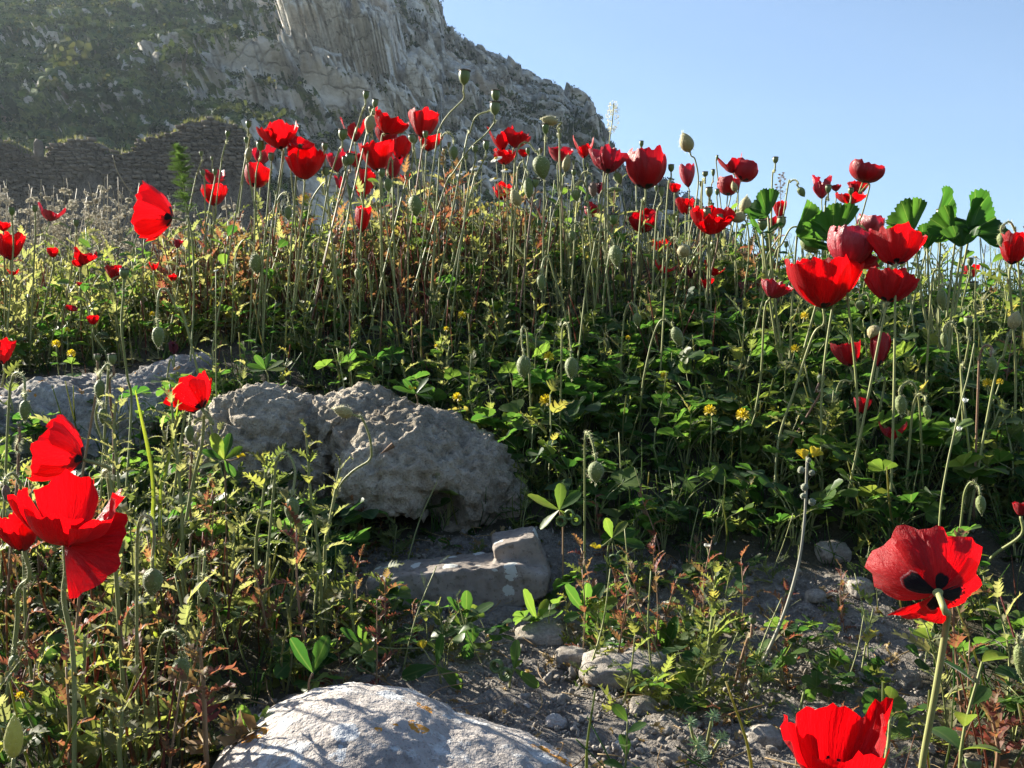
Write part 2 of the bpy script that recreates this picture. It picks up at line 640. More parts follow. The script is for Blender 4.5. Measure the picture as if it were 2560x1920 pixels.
def mountain_mat():
    N = NT('limestone_hillside')
    p = N.pos()
    veg = N.attr('veg').outputs['Fac']
    ps = N.vscale(p, (1.0, 1.0, 1.6))
    a = N.noise(.06, 6, ps, .65)
    b = N.noise(.55, 7, ps, .7)
    cr = N.n('TexVoronoi', {'Vector': N.n('VectorMath', {0: N.vscale(p, (.30, .30, .62)), 1: N.n('TexNoise', {'Vector': p, 'Scale': .5, 'Detail': 4}).outputs[1]}, operation='ADD').outputs[0], 'Scale': 1.0}, feature='DISTANCE_TO_EDGE').outputs['Distance']
    crk = N.math('SUBTRACT', 1.0, N.math('MULTIPLY', cr, 12.0), clamp=True)
    rock = N.ramp(b, [(.28, (0.13, 0.112, 0.092)), (.37, (0.38, 0.345, 0.295)), (.48, (0.60, 0.56, 0.49)), (.62, (0.72, 0.68, 0.61))])
    rust = N.math('MULTIPLY', N.math('SUBTRACT', N.noise(.045, 4, p, .5), .52), 6.0, clamp=True)
    rock = N.mix(N.math('MULTIPLY', rust, .45), rock, (0.36, 0.235, 0.15))
    rock = N.mix(N.math('MULTIPLY', N.math('MULTIPLY', crk, .5), N.math('GREATER_THAN', N.noise(.16, 3, p), .5)), rock, (0.06, 0.055, 0.045))
    g = N.noise(.9, 6, p, .7)
    green = N.ramp(N.math('ADD', N.math('MULTIPLY', g, .7), N.math('MULTIPLY', a, .3)),
                   [(.36, (0.014, 0.034, 0.012)), (.46, (0.042, 0.076, 0.024)), (.55, (0.11, 0.14, 0.036)), (.66, (0.26, 0.24, 0.085))])
    cell = N.attr('cell').outputs['Fac']
    rock = N.mix(N.math('MULTIPLY', cell, .32), rock, (0.15, 0.135, 0.115))
    e = N.math('ADD', veg, N.math('MULTIPLY', N.math('SUBTRACT', b, .5), 1.7))
    fac = N.math('MULTIPLY', N.math('SUBTRACT', e, .45), 14.0, clamp=True)
    col = N.mix(fac, rock, green)
    h = N.math('ADD', N.math('MULTIPLY', b, 1.0), N.math('MULTIPLY', g, .5))
    h = N.math('SUBTRACT', h, N.math('MULTIPLY', crk, .25))
    return N.finish(col, .95, N.bump(h, .8, .7), 0, None, .1)


M['mountain'] = mountain_mat()
M['scrub'] = leaf_mat('hillside_scrub_leaf', [(0, (0.014, 0.030, 0.010)), (.5, (0.036, 0.056, 0.018)), (.8, (0.085, 0.10, 0.032)), (1, (0.17, 0.155, 0.065))], trans=.3, vein=0, rough=.9, spec=.05, tgain=.9)
M['wall_stone'] = rock_mat('ruin_wall_stone', [(0.06, 0.046, 0.033), (0.12, 0.096, 0.072), (0.165, 0.135, 0.103), (0.23, 0.195, 0.155)], None, 0, .9, .8, .06)
M['wall_core'] = rock_mat('rubble_and_mortar', [(0.05, 0.038, 0.028), (0.10, 0.08, 0.06), (0.15, 0.122, 0.095), (0.22, 0.185, 0.15)], None, 0, 1.3, 1.0, .35)
M['bark'] = plain('grey_brown_bark', (0.12, 0.09, 0.06), .4, 20)


# ------------------------------------------------------------------ lie of the land
CTRL = [(1700, 1900, .85), (2300, 1900, .85), (900, 1900, .86), (300, 1900, .86), (-100, 1900, .86), (2800, 1900, .86),
        (1700, 1600, 1.1), (2100, 1600, 1.1), (2500, 1560, 1.12), (1250, 1620, 1.1), (700, 1560, 1.13), (300, 1500, 1.18),
        (1500, 1400, 1.32), (2100, 1390, 1.28), (2500, 1380, 1.24), (1000, 1400, 1.36), (500, 1340, 1.38), (150, 1290, 1.42),
        (1400, 1290, 1.42), (2000, 1200, 1.42), (2450, 1200, 1.38), (1500, 1080, 1.62), (2000, 1010, 1.62), (2500, 1010, 1.6),
        (1300, 1020, 1.68), (1000, 1030, 1.76), (650, 980, 1.80), (200, 940, 1.95), (-200, 930, 1.95),
        (1000, 900, 1.92), (700, 890, 1.95), (200, 860, 2.2), (1500, 860, 1.95), (2000, 870, 1.9), (2500, 880, 1.9),
        (900, 738, 2.2), (1300, 742, 2.15), (1700, 760, 2.15), (2100, 790, 2.15), (2500, 800, 2.15),
        (900, 645, 2.5), (1300, 640, 2.5), (1700, 665, 2.5), (2100, 745, 2.5), (2500, 755, 2.5),
        (150, 790, 2.7), (500, 720, 2.6), (-200, 800, 2.7), (3000, 800, 2.4), (3000, 1200, 1.5)]
_cp = np.array([P(*c) for c in CTRL])
_cp = np.vstack([_cp, [[-1.5, .3, 0.02], [0, .2, 0.02], [1.5, .3, 0.02], [0, -1, 0], [-3, 0, 0.05], [3, 0, 0.05],
                       [-1.0, 3.2, .46], [0, 3.2, .55], [1.2, 3.2, .42], [-2.6, 2.2, .40], [2.6, 2.0, .30]]])


def _tps(d):
    return np.where(d > 1e-9, d * d * np.log(np.maximum(d, 1e-9)), 0)


_A = _tps(np.linalg.norm(_cp[:, None, :2] - _cp[None, :, :2], axis=2)) + np.eye(len(_cp)) * .004
_Q = np.hstack([np.ones((len(_cp), 1)), _cp[:, :2]])
_K = np.block([[_A, _Q], [_Q.T, np.zeros((3, 3))]])
_w = np.linalg.solve(_K, np.concatenate([_cp[:, 2], np.zeros(3)]))


def land_far(x, y):
    rr = np.sqrt(x * x + y * y)
    z = .45 - 2.2 * sstep(3.0, 16, rr)
    left = 1 - sstep(-12, 24, x)
    z = z + 8.0 * left * sstep(20, 58, y) - 6.0 * (1 - left) * sstep(14, 60, rr) * (y > -50)
    z = z - 8.0 * sstep(-5, -60, y)
    return z


def ground(x, y):
    x = np.atleast_1d(np.asarray(x, dtype=float))
    y = np.atleast_1d(np.asarray(y, dtype=float))
    xc, yc = np.clip(x, -3, 3), np.clip(y, -1, 3.2)
    z = np.zeros(len(x))
    for k in range(len(_cp)):
        z = z + _w[k] * _tps(np.hypot(xc - _cp[k, 0], yc - _cp[k, 1]))
    z = z + _w[-3] + _w[-2] * xc + _w[-1] * yc
    m = np.maximum(sstep(2.75, 3.6, y), np.maximum(sstep(2.2, 3.4, np.abs(x)), sstep(-.2, -1.2, y)))
    return z * (1 - m) + land_far(x, y) * m


def g1(x, y):
    return float(ground(x, y)[0])


def proj(x, y, z):
    return 1280 + x / y * F, 960 - (z - CZ) / y * F


def inside(px, py, poly):
    px, py = np.atleast_1d(px), np.atleast_1d(py)
    r = np.zeros(len(px), bool)
    j = len(poly) - 1
    for i in range(len(poly)):
        xi, yi = poly[i]
        xj, yj = poly[j]
        c = ((yi > py) != (yj > py)) & (px < (xj - xi) * (py - yi) / (yj - yi + 1e-9) + xi)
        r ^= c
        j = i
    return r


# bare crumbly soil in the foreground, as a patch of the ground plan
_SOIL = [(880, 1490), (880, 1390), (1300, 1330), (1430, 1350), (1750, 1400), (2060, 1420), (2230, 1500), (2330, 1620), (2330, 2000), (560, 2000), (600, 1780), (860, 1640)]


def bare(x, y):
    """1 on the bare soil patch, 0 under the plants"""
    x = np.atleast_1d(x)
    y = np.atleast_1d(y)
    z = ground(x, y)
    yy = np.maximum(y, .3)
    px, py = proj(x, yy, z)
    n = vnoise(np.stack([x * 9, y * 9, x * 0], 1), 3) * 45
    return (inside(px + n, py + n * .6, _SOIL) & (y < 1.55)).astype(float)


gx = np.concatenate([-np.geomspace(600, 1.75, 34), np.linspace(-1.7, 1.7, 250), np.geomspace(1.75, 600, 34)])
gy = np.concatenate([-np.geomspace(600, .4, 16), np.linspace(-.2, .5, 8), np.linspace(.52, 3.2, 215), np.geomspace(3.3, 600, 50)])
GX, GY = np.meshgrid(gx, gy)
fx, fy = GX.ravel(), GY.ravel()
fz = ground(fx, fy)
near = (1 - sstep(2.6, 3.4, np.hypot(fx, fy)))
b0 = bare(fx, fy)
p3 = np.stack([fx, fy, fz], 1)
rough = fbm(p3 * 22, 4, .6, s=3) * .012 + np.maximum(fbm(p3 * 70, 3, .6, s=8), 0) * .010
fz = fz + near * rough * (.45 + .75 * b0)
fz = fz + (1 - near) * fbm(p3 * .08, 4, s=4) * np.clip(np.hypot(fx, fy) * .02, 0, 1.0)
nx, ny = len(gx), len(gy)
ii = (np.arange(ny - 1)[:, None] * nx + np.arange(nx - 1)[None, :]).ravel()
L = np.stack([ii, ii + 1, ii + nx + 1, ii + nx], 1).ravel()
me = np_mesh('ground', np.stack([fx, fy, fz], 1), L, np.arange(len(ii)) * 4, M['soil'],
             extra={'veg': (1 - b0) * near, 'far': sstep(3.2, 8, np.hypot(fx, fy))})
link('ground', me, kind='structure')

# ------------------------------------------------------------------ the limestone mountain
SIL = [(-1500, 700), (-900, 330), (-600, 60), (-300, -250), (0, -420), (400, -380), (700, -250), (950, -110), (1050, -42), (1085, -4),
       (1112, 36), (1108, 72), (1165, 112), (1230, 148), (1280, 170), (1340, 200), (1395, 218), (1432, 258), (1480, 290),
       (1500, 318), (1530, 372), (1560, 432), (1600, 468), (1660, 488), (1740, 520), (1900, 700), (2150, 985)]
cols = np.concatenate([np.linspace(-1500, -60, 60), np.linspace(-55, 1760, 480), np.linspace(1770, 2150, 24)])
rows = np.concatenate([np.linspace(0, 1, 310) ** 0.92, 1 + np.linspace(.01, 1, 24) ** 1.5])
sy = np.interp(cols, [a for a, _ in SIL], [b for _, b in SIL])
Yr = np.interp(cols, [-1500, 0, 700, 1100, 1500, 1750, 2150], [330, 310, 290, 265, 235, 190, 150])
zr = CZ + (960 - sy) / F * Yr
C_, T_ = np.meshgrid(cols, rows)
YR, ZR = np.broadcast_to(Yr, C_.shape), np.broadcast_to(zr, C_.shape)
r0 = 60.0
t = np.minimum(T_, 1)
dep = r0 + (YR - r0) * t
back = np.maximum(T_ - 1, 0)
z0 = np.interp(cols, [-1500, 500, 900, 1700, 2150], [8, 9.5, 6, -3, -8])
Z0 = np.broadcast_to(z0, C_.shape)
# rise: gentle foot, terraces, then the cliff band in the middle
tz = t + .035 * np.sin(t * 21 + C_ * .004) * t * (1 - t) * 4 * .35
cliff = np.exp(-((C_ - 850) / 210.0) ** 2)
tz = tz - cliff * .05 * np.sin(np.clip((t - .35) / .5, 0, 1) * 2 * np.pi)
zz = Z0 + (ZR - Z0) * tz
# keep the view angle rising toward the ridge so the skyline is the ridge itself
zz = zz - back * (ZR - Z0 + 6)
dep = dep + back * 150
xx = (C_ - 1280) / F * dep
p3 = np.stack([xx.ravel(), dep.ravel(), zz.ravel()], 1)
q = p3 @ np.array([[1, 0, .25], [0, 1, 0], [0, 0, 1.6]])
big = fbm(q / 34, 4, .5, s=30, ridge=True)
mid = fbm(q / 11, 4, .55, s=41, ridge=True)
w1, w2, wc = worley(q / 9.0 + fbm(q / 8, 2, s=77)[:, None] * .35, 50)
v1, v2, vc = worley(q / 3.4 + fbm(q / 3, 2, s=79)[:, None] * .35, 60)
fin = fbm(q / 1.6, 4, .6, s=55)
led = (p3[:, 2] + .22 * p3[:, 0] + fbm(q / 22, 3, s=91) * 7) / 4.6
led = sstep(.55, .95, led - np.floor(led)) * (.3 + .7 * (fbm(q / 14, 2, s=93) > -.1))
crev = 1 - sstep(0, .13, w2 - w1)
crev2 = 1 - sstep(0, .16, v2 - v1)
pxs, pys = proj(p3[:, 0], p3[:, 1], p3[:, 2])
rockband = np.clip(.35 + .65 * sstep(250, 800, pxs) + .35 * fbm(q / 26, 3, s=90), .12, 1)
edge = 1 - sstep(.9, 1.0, t.ravel()) * .65
amp = sstep(0, .06, t.ravel()) * edge
disp = big * 4.6 + mid * 2.6 * rockband + (wc - .5) * 5.2 * rockband * sstep(0, .14, w2 - w1) + (vc - .5) * 1.5 * rockband * sstep(0, .16, v2 - v1) + fin * .55 + led * 3.4 * rockband - crev * 3.2 * rockband - crev2 * 1.1 * rockband
# the big outcrop, standing out from the slope, with an overhanging slanted edge
blk = inside(pxs + mid * 14, pys + big * 12, [(905, 20), (1000, 80), (1016, 170), (1010, 250), (900, 215), (770, 190), (740, 150), (800, 118), (870, 66)])
blk2 = inside(pxs + mid * 12, pys + mid * 8, [(720, 165), (760, 190), (905, 222), (880, 236), (760, 222)])
disp = disp + blk * 9.0 + blk2 * 5.0
_a, _b = np.array([868., 62.]), np.array([735., 158.])
_t = np.clip(((pxs - _a[0]) * (_b - _a)[0] + (pys - _a[1]) * (_b - _a)[1]) / ((_b - _a) ** 2).sum(), 0, 1)
gash = 1 - sstep(3, 13, np.hypot(pxs - _a[0] - _t * (_b - _a)[0], pys - _a[1] - _t * (_b - _a)[1]) + mid * 4)
disp = disp - gash * 12
disp = disp * amp
dirv = np.stack([-p3[:, 0] * .0, -np.ones(len(p3)) * .96, np.ones(len(p3)) * .28], 1)
p3 = p3 + dirv * disp[:, None]
nr, nc = C_.shape
G3 = p3.reshape(nr, nc, 3)
nrm = np.cross(np.gradient(G3, axis=1), np.gradient(G3, axis=0))
nrm /= np.linalg.norm(nrm, axis=2, keepdims=True) + 1e-9
up = np.abs(nrm[:, :, 2]).ravel()
pxs, pys = proj(p3[:, 0], p3[:, 1], p3[:, 2])
vegm = np.interp(pxs, [-300, 100, 450, 700, 900, 1100, 1500], [.98, .94, .78, .60, .42, .52, .58])
vegm = vegm - .25 * sstep(.25, .02, np.abs(pys - 150) / 600) * sstep(350, 700, pxs) + (up - .62) * .75 + .30 * fbm(q / 15, 4, s=70) + .10 * fbm(q / 4, 3, s=71)
vegm = vegm + .22 * crev + .16 * crev2 - .12
vegm = np.clip(vegm - blk * .6 - blk2 * .5, 0, 1)
ii = (np.arange(nr - 1)[:, None] * nc + np.arange(nc - 1)[None, :]).ravel()
L = np.stack([ii, ii + 1, ii + nc + 1, ii + nc], 1).ravel()
me = np_mesh('mountain', p3, L, np.arange(len(ii)) * 4, M['mountain'], extra={'veg': vegm, 'cell': np.clip(wc * .6 + vc * .6 - .35, 0, 1) * (1 - blk)}, smooth=False)
link('mountain', me, kind='structure')
PXg, PYg, VGg = pxs.reshape(nr, nc), pys.reshape(nr, nc), vegm.reshape(nr, nc)


def on_mountain(px, py):
    j = int(np.argmin(np.abs(cols - px)))
    col = PYg[:310, j]
    i = int(np.argmin(np.abs(col - py)))
    return Vector(G3[i, j])


def clump(n, r, rng, flat=.7, leaf=.35):
    """an uneven bunch of small leaf sprays filling a dome"""
    g = Geo()
    for _ in range(n):
        d = Vector((rng.gauss(0, 1), rng.gauss(0, 1), abs(rng.gauss(0, 1)) * flat))
        d = d.normalized() * r * rng.uniform(.35, 1.0) ** .6 * rng.choice((.75, 1, 1.1))
        d.z = abs(d.z) * flat
        nn = (d.normalized() + Vector((rng.gauss(0, .6), rng.gauss(0, .6), rng.gauss(0, .6)))).normalized()
        F_ = frame(nn, rng.uniform(0, 6.28), d, r * leaf * rng.uniform(.6, 1.3))
        g.add([F_ @ Vector(v) for v in ((-.5, -.3, 0), (.1, -.45, .12), (.55, .05, 0), (.05, .5, .1), (-.4, .3, -.05))], [(0, 1, 2), (0, 2, 3), (0, 3, 4)])
    return g


rr_ = random.Random(5)
protos = [clump(17, 1.0, rr_, .75, .36) for _ in range(5)]
cand = np.where((vegm > .5) & (t.ravel() > .03) & (T_.ravel() < 1) & (pxs > -60) & (pxs < 1760) & (pys > -60))[0]
NSC = 6000
idx = RNG.choice(cand, NSC)
Ms = np.zeros((NSC, 4, 4))
for k, i in enumerate(idx):
    s = RNG.uniform(.35, 1.0) ** 1.5 * 1.2
    Ms[k] = np.array(M4(*p3[i], RNG.uniform(0, 6.28), s, RNG.uniform(0, .4), RNG.uniform(0, 6.28)))
V, L, S, Cc, T = tiles(protos, RNG.integers(0, 5, NSC), Ms, RNG.uniform(0, 1, NSC) ** 1.0)
o = link('hillside_scrub', np_mesh('hillside_scrub', V, L, S, M['scrub'], Cc, T), kind='stuff')
tag(o, 'low green scrub and grass dotted over the rocky mountainside', 'scrub')

BUSH = [(982, 8, 3.4, 'dark evergreen bush high on the cliff top against the sky'),
        (1474, 286, 1.1, 'small tree standing on the skyline of the descending ridge'),
        (1492, 303, .7, 'tiny bush just below the small skyline tree'),
        (1330, 192, .9, 'low dark bush on the ridge beside a block of rock'),
        (1292, 173, .7, 'little bush on the ridge above the tall seed pods'),
        (268, 142, 2.0, 'dark round bush among pale rocks on the green slope'),
        (195, 168, 2.8, 'broad dark thicket on the grassy slope below pale outcrops'),
        (495, 160, 1.8, 'dark bush in a gully between grey boulders of the slope'),
        (735, 180, 2.2, 'dark green bush at the foot of the big cliff face'),
        (20, 300, 3.2, 'large dark bush above the broken end of the ruined wall'),
        (400, 328, 1.0, 'bush with yellow green leaves behind the ruined wall'),
        (312, 345, 1.2, 'yellow flowering shrub behind the lower part of the ruined wall'),
        (140, 335, 1.0, 'pale tan shrub by the standing stone near the ruined wall'),
        (600, 300, 1.0, 'dark shrub on the slope behind the tallest poppies')]
rb = random.Random(11)
for px, py, s, lab in BUSH:
    p = on_mountain(px, py)
    b = thing('hillside_bush', lab, 'bush', p - Vector((0, 0, s * .25)))
    g = clump(90, s, rb, .85, .26)
    g.xf(Matrix.Translation((0, 0, s * .3)))
    link('crown', geo_mesh('crown', g, M['scrub']), b)
    gt = Geo()
    for k in range(3):
        a = rb.uniform(0, 6.28)
        gt.add(*tube([Vector((0, 0, -.3 * s)), Vector((math.cos(a) * .1 * s, math.sin(a) * .1 * s, .35 * s)), Vector((math.cos(a) * .4 * s, math.sin(a) * .4 * s, .8 * s))], .07 * s, .02 * s))
    link('trunk', geo_mesh('trunk', gt, M['bark']), b)

# ------------------------------------------------------------------ rocks


def ico(sub):
    import bmesh
    bm = bmesh.new()
    bmesh.ops.create_icosphere(bm, subdivisions=sub, radius=1)
    V = np.array([v.co[:] for v in bm.verts])
    Fc = [tuple(v.index for v in f.verts) for f in bm.faces]
    bm.free()
    return V, Fc


ICO = {k: ico(k) for k in (1, 2, 3, 4, 5)}


def remesh(geo, voxel):
    V, L, S, _ = geo.arrays()
    me = np_mesh('tmp', V, L, S)
    o = bpy.data.objects.new('tmp', me)
    COL.objects.link(o)
    md = o.modifiers.new('r', 'REMESH')
    md.mode = 'VOXEL'
    md.voxel_size = voxel
    dg = bpy.context.evaluated_depsgraph_get()
    ev = o.evaluated_get(dg)
    m2 = ev.to_mesh()
    n = len(m2.vertices)
    V = np.zeros(n * 3, dtype=np.float32)
    m2.vertices.foreach_get('co', V)
    N_ = np.zeros(n * 3, dtype=np.float32)
    m2.vertex_normals.foreach_get('vector', N_)
    L = np.zeros(len(m2.loops), dtype=np.int32)
    m2.loops.foreach_get('vertex_index', L)
    S = np.zeros(len(m2.polygons), dtype=np.int32)
    m2.polygons.foreach_get('loop_start', S)
    ev.to_mesh_clear()
    bpy.data.objects.remove(o)
    bpy.data.meshes.remove(me)
    return V.reshape(-1, 3).astype(float), N_.reshape(-1, 3).astype(float), L, S


def blob_geo(blobs):
    g = Geo()
    V0, F0 = ICO[3]
    for c, r, ry in blobs:
        c = Vector(c)
        Rm = Matrix.Rotation(ry, 3, 'Y')
        g.add([c + Rm @ Vector((v[0] * r[0], v[1] * r[1], v[2] * r[2])) for v in V0], F0)
    return g


def pitted(V, N_, lump, pit, fine, s=0, pits=14.0):
    q = V
    d = fbm(q * 9, 3, .5, s=s) * lump
    d += fbm(q * 26, 4, .55, s=s + 3, ridge=True) * lump * .45
    a1, a2, ac = worley(q * pits + fbm(q * 18, 2, s=s + 7)[:, None] * .5, s + 9)
    d -= sstep(.42, .0, a1) * pit * (ac > .35)
    e1, e2, ec = worley(q * pits * 1.9 + fbm(q * 30, 2, s=s + 8)[:, None] * .6 + 7.7, s + 10)
    d -= sstep(.40, .05, e1) * pit * .55 * (ec > .45)
    d += (sstep(.0, .35, e2 - e1) - .6) * pit * .16
    b1, b2, bc = worley(q * pits * 3.6 + 3.3, s + 12)
    d -= sstep(.45, .0, b1) * pit * .34 * (bc > .3)
    d += fbm(q * 55, 4, .6, s=s + 19, ridge=True) * pit * .16
    d += fbm(q * 110, 3, .6, s=s + 15) * fine
    return V + N_ * d[:, None]


def rock(name, label, geo, voxel, lump, pit, fine, mat, cat='boulder', s=0, pits=14.0, carve=()):
    V, N_, L, S = remesh(geo, voxel)
    for c, r, push in carve:
        c = np.array(c)
        u = (V - c) / np.array(r)
        dd = np.linalg.norm(u, axis=1)
        m = dd < 1
        V[m] += np.array(push) * (1 - dd[m] ** 2)[:, None]
    V = pitted(V, N_, lump, pit, fine, s, pits)
    o = link(name, np_mesh(name, V, L, S, mat))
    return tag(o, label, cat)


def at(px, py, d, rx, ry, rz, rot=0.0):
    return (P(px, py, d), (rx, ry, rz), rot)


rock('pitted_boulder', 'big pale pitted limestone boulder with a hollow under its front',
     blob_geo([at(1040, 1200, 1.53, .155, .16, .105, .12), at(1180, 1225, 1.50, .078, .10, .094), at(900, 1105, 1.60, .115, .13, .078, .1),
               at(665, 1115, 1.58, .115, .14, .098), at(560, 1165, 1.56, .062, .10, .105), at(745, 1200, 1.56, .055, .10, .11)]),
     .0042, .024, .030, .0055, M['limestone'], s=3, pits=16,
     carve=[(P(950, 1400, 1.38), (.105, .17, .060), (0, .17, .055)), (P(1105, 1285, 1.38), (.034, .06, .036), (0, .06, 0)),
            (P(822, 1215, 1.42), (.016, .10, .085), (0, .055, 0))])
rock('grey_boulder', 'long low grey boulder with grainy top behind the biggest poppy',
     blob_geo([at(270, 1055, 1.80, .20, .18, .085, .05), at(60, 1075, 1.78, .17, .18, .075), at(450, 985, 1.93, .10, .14, .07, -.1), at(180, 1180, 1.70, .22, .12, .10)]),
     .0052, .018, .014, .006, M['grain_rock'], s=23, pits=24)
gs = Geo()
for poly, d0, d1 in (([(918, 1452), (1290, 1412), (1372, 1440), (1362, 1490), (1235, 1553), (1000, 1596), (932, 1540)], 1.205, 1.31),
                     ([(1232, 1368), (1335, 1342), (1376, 1440), (1366, 1482), (1250, 1470)], 1.235, 1.33)):
    n = len(poly)
    gs.add([P(a, b, d0) for a, b in poly] + [P(a, b, d0) + Vector((0, d1 - d0, 0)) for a, b in poly],
           [tuple(range(n))[::-1], tuple(range(n, 2 * n))] + [(i, (i + 1) % n, n + (i + 1) % n, n + i) for i in range(n)])
rock('stone_slab', 'pinkish grey broken block with a raised end and white lichen spots', gs, .0030, .0065, .0060, .0022, M['slab'], 'stone', 33, 24)
rock('white_stone', 'smooth domed white stone with orange lichen at the front edge', blob_geo([at(900, 2012, .83, .128, .15, .090, .14), at(1190, 2085, .82, .165, .15, .080, .30)]),
     .0038, .004, .0022, .0016, M['pale_stone'], 'stone', 43, 34)

SMALL = [(915, 972, 1.78, 62, 'grey pitted stone lying on top behind the big boulder'),
         (858, 978, 1.76, 30, 'smooth yellowish pebble beside the grey pitted stone'),
         (1390, 1818, .92, 66, 'flat pale chip of stone lying on loose gravel'),
         (1612, 1800, .94, 92, 'round crumbly grey stone beside the lobed green plant'),
         (1560, 1700, 1.02, 260, 'large flat stone half buried in the bare soil'),
         (1350, 1600, 1.12, 150, 'brownish stone half buried under the trefoil leaves'),
         (1430, 1665, 1.06, 100, 'crumbly pale clod beside the half buried flat stone'),
         (1905, 1880, .88, 110, 'twisted pale stone behind the drooping foreground poppy'),
         (2040, 1490, 1.18, 60, 'angular tan stone in the middle of the bare soil'),
         (2150, 1470, 1.20, 75, 'rough clod near the foot of the shaded plants'),
         (2270, 1700, 1.00, 75, 'rough grey clod on the soil beside the tall poppy stem'),
         (2180, 1680, 1.02, 70, 'pale broken clod in the soil left of the tall poppy stem'),
         (2080, 1420, 1.28, 100, 'pale earthy stone where the bare soil meets the plants'),
         (980, 1790, .93, 0, ''), (1240, 1765, .97, 40, 'white angular pebble on gravel beside the white stone'),
         (1310, 1790, .95, 46, 'white crumbly pebble beside the flat pale chip'),
         (1560, 1880, .87, 60, 'white crumbly clod at the bottom edge of the gravel')]
rs = random.Random(3)
for px, py, d, w, lab in SMALL:
    if not w:
        continue
    r = w * d / F * .5
    sub = 4 if w > 60 else 3
    V0 = ICO[sub][0].copy()
    sc = np.array([1, rs.uniform(.7, 1), rs.uniform(.55, .75) if w < 140 else .38])
    V = V0 * sc * (1 + .28 * fbm(V0 * 1.3 + w, 3, s=w)[:, None])
    V = np.where(np.abs(V) > .72, np.sign(V) * (.72 + (np.abs(V) - .72) * .35), V)
    V = V + V0 * (fbm(V0 * 5 + px, 3, .6, s=px)[:, None] * .10)
    pos = P(px, py, d)
    gz = g1(pos.x, pos.y)
    pos.z = max(pos.z, gz + r * .1)
    mt = M['pale_stone'] if 'white' in lab or 'flat pale' in lab else M['clod']
    Fc = ICO[sub][1]
    o = link('loose_stone', np_mesh('loose_stone', V * r, np.array(Fc).ravel(), np.arange(len(Fc)) * 3, mt), loc=pos)
    tag(o, lab, 'stone')

# gravel and crumbs of earth on the bare patch
gp = []
for k in range(6):
    V0, F0 = ICO[2] if k < 3 else ICO[1]
    V = V0 * RNG.uniform(.5, 1.15, 3) * (1 + .8 * fbm(V0 * 1.9 + k * 9, 3, .8, s=k)[:, None])
    g = Geo()
    g.add(V, F0)
    gp.append(g.arrays())
n = 13000
x = RNG.uniform(-.55, .75, n * 3)
y = RNG.uniform(.68, 1.55, n * 3)
keep = (bare(x, y) > .5)
keep |= RNG.uniform(0, 1, n * 3) < .05
x, y = x[keep][:n], y[keep][:n]
n = len(x)
z = ground(x, y)
cl = vnoise(np.stack([x * 14, y * 14, x * 0], 1), 8)
s = (RNG.pareto(3.4, n) * .0012 + .0008) * (1 + .5 * cl)
s = np.clip(s, .0008, .0062)
Ms = np.zeros((n, 4, 4))
for k in range(n):
    Ms[k] = np.array(M4(x[k], y[k], z[k] + s[k] * .25 + .004, RNG.uniform(0, 6.28), s[k], RNG.uniform(0, 1.2), RNG.uniform(0, 6.28)))
pk = np.where(s > .0036, RNG.integers(0, 3, n), RNG.integers(3, 6, n))
V, L, S, Cc, T = tiles(gp, pk, Ms, RNG.uniform(0, 1, n))
o = link('gravel', np_mesh('gravel', V, L, S, M['clod'], Cc, T, smooth=False), kind='stuff')
tag(o, 'loose gravel and crumbs of pale earth on the bare patch', 'gravel')

# ------------------------------------------------------------------ ruined wall at the foot of the mountain
WTOP = [(-460, 372), (-380, 330), (-300, 338), (-210, 372), (-120, 345), (0, 350), (40, 356), (60, 385), (105, 392), (140, 350), (200, 343), (250, 356), (262, 378), (330, 378), (345, 350),
        (430, 332), (462, 303), (530, 292), (575, 305), (612, 322), (640, 372), (660, 470)]
WD = 58.0
mpx = WD / F


def wtop(px):
    return float(np.interp(px, [a for a, _ in WTOP], [b for _, b in WTOP]))


wall = thing('ruined_wall', 'ruined stone wall with grassy broken top below the mountain', 'wall', P(280, 520, WD))
wb = Vector(wall.location)
g = Geo()
cx = np.linspace(-455, 658, 180)
V = []
for a in cx:
    w = .12 * math.sin(a * .05) + .1 * math.sin(a * .13)
    top = wtop(a) + 4 + 3 * math.sin(a * .3)
    for py, dy in ((690, 0), (top, 0), (top, 1.6), (690, 1.6)):
        q = P(a, py, WD)
        V.append(q + Vector((0, dy + w + .14, 0)) - wb)
Fs = []
for i in range(len(cx) - 1):
    for k in range(3):
        Fs.append((i * 4 + k, i * 4 + 4 + k, i * 4 + 5 + k, i * 4 + 1 + k))
g.add(V, Fs)
link('core', geo_mesh('core', g, M['wall_core'], smooth=False), wall)
sv, sf = ICO[1]
stone_me = []
for k in range(6):
    q = np.sign(sv) * np.abs(sv) ** .45 * (1 + .08 * RNG.normal(size=(len(sv), 1)))
    stone_me.append(np_mesh('stone', q * .5, np.array(sf).ravel(), np.arange(len(sf)) * 3, M['wall_stone'], smooth=False))
slots = []
zrow = 640.0
while zrow > 285:
    h = random.uniform(7, 12)
    zrow -= h
    a = -455.0 + random.uniform(0, 14)
    while a < 655:
        w = random.uniform(9, 24)
        top = wtop(a + w / 2)
        if zrow - h * .5 > top + random.uniform(-7, 5) and random.random() < .93:
            slots.append((zrow - top, a + w / 2, zrow, w, h))
        a += w
slots.sort(key=lambda s: (s[1] < 0 or s[1] > 640, s[0] + random.uniform(0, 20)))
rest = []
turf_bare = lambda a: math.sin(a * .043) + math.sin(a * .117 + 1) > -.7
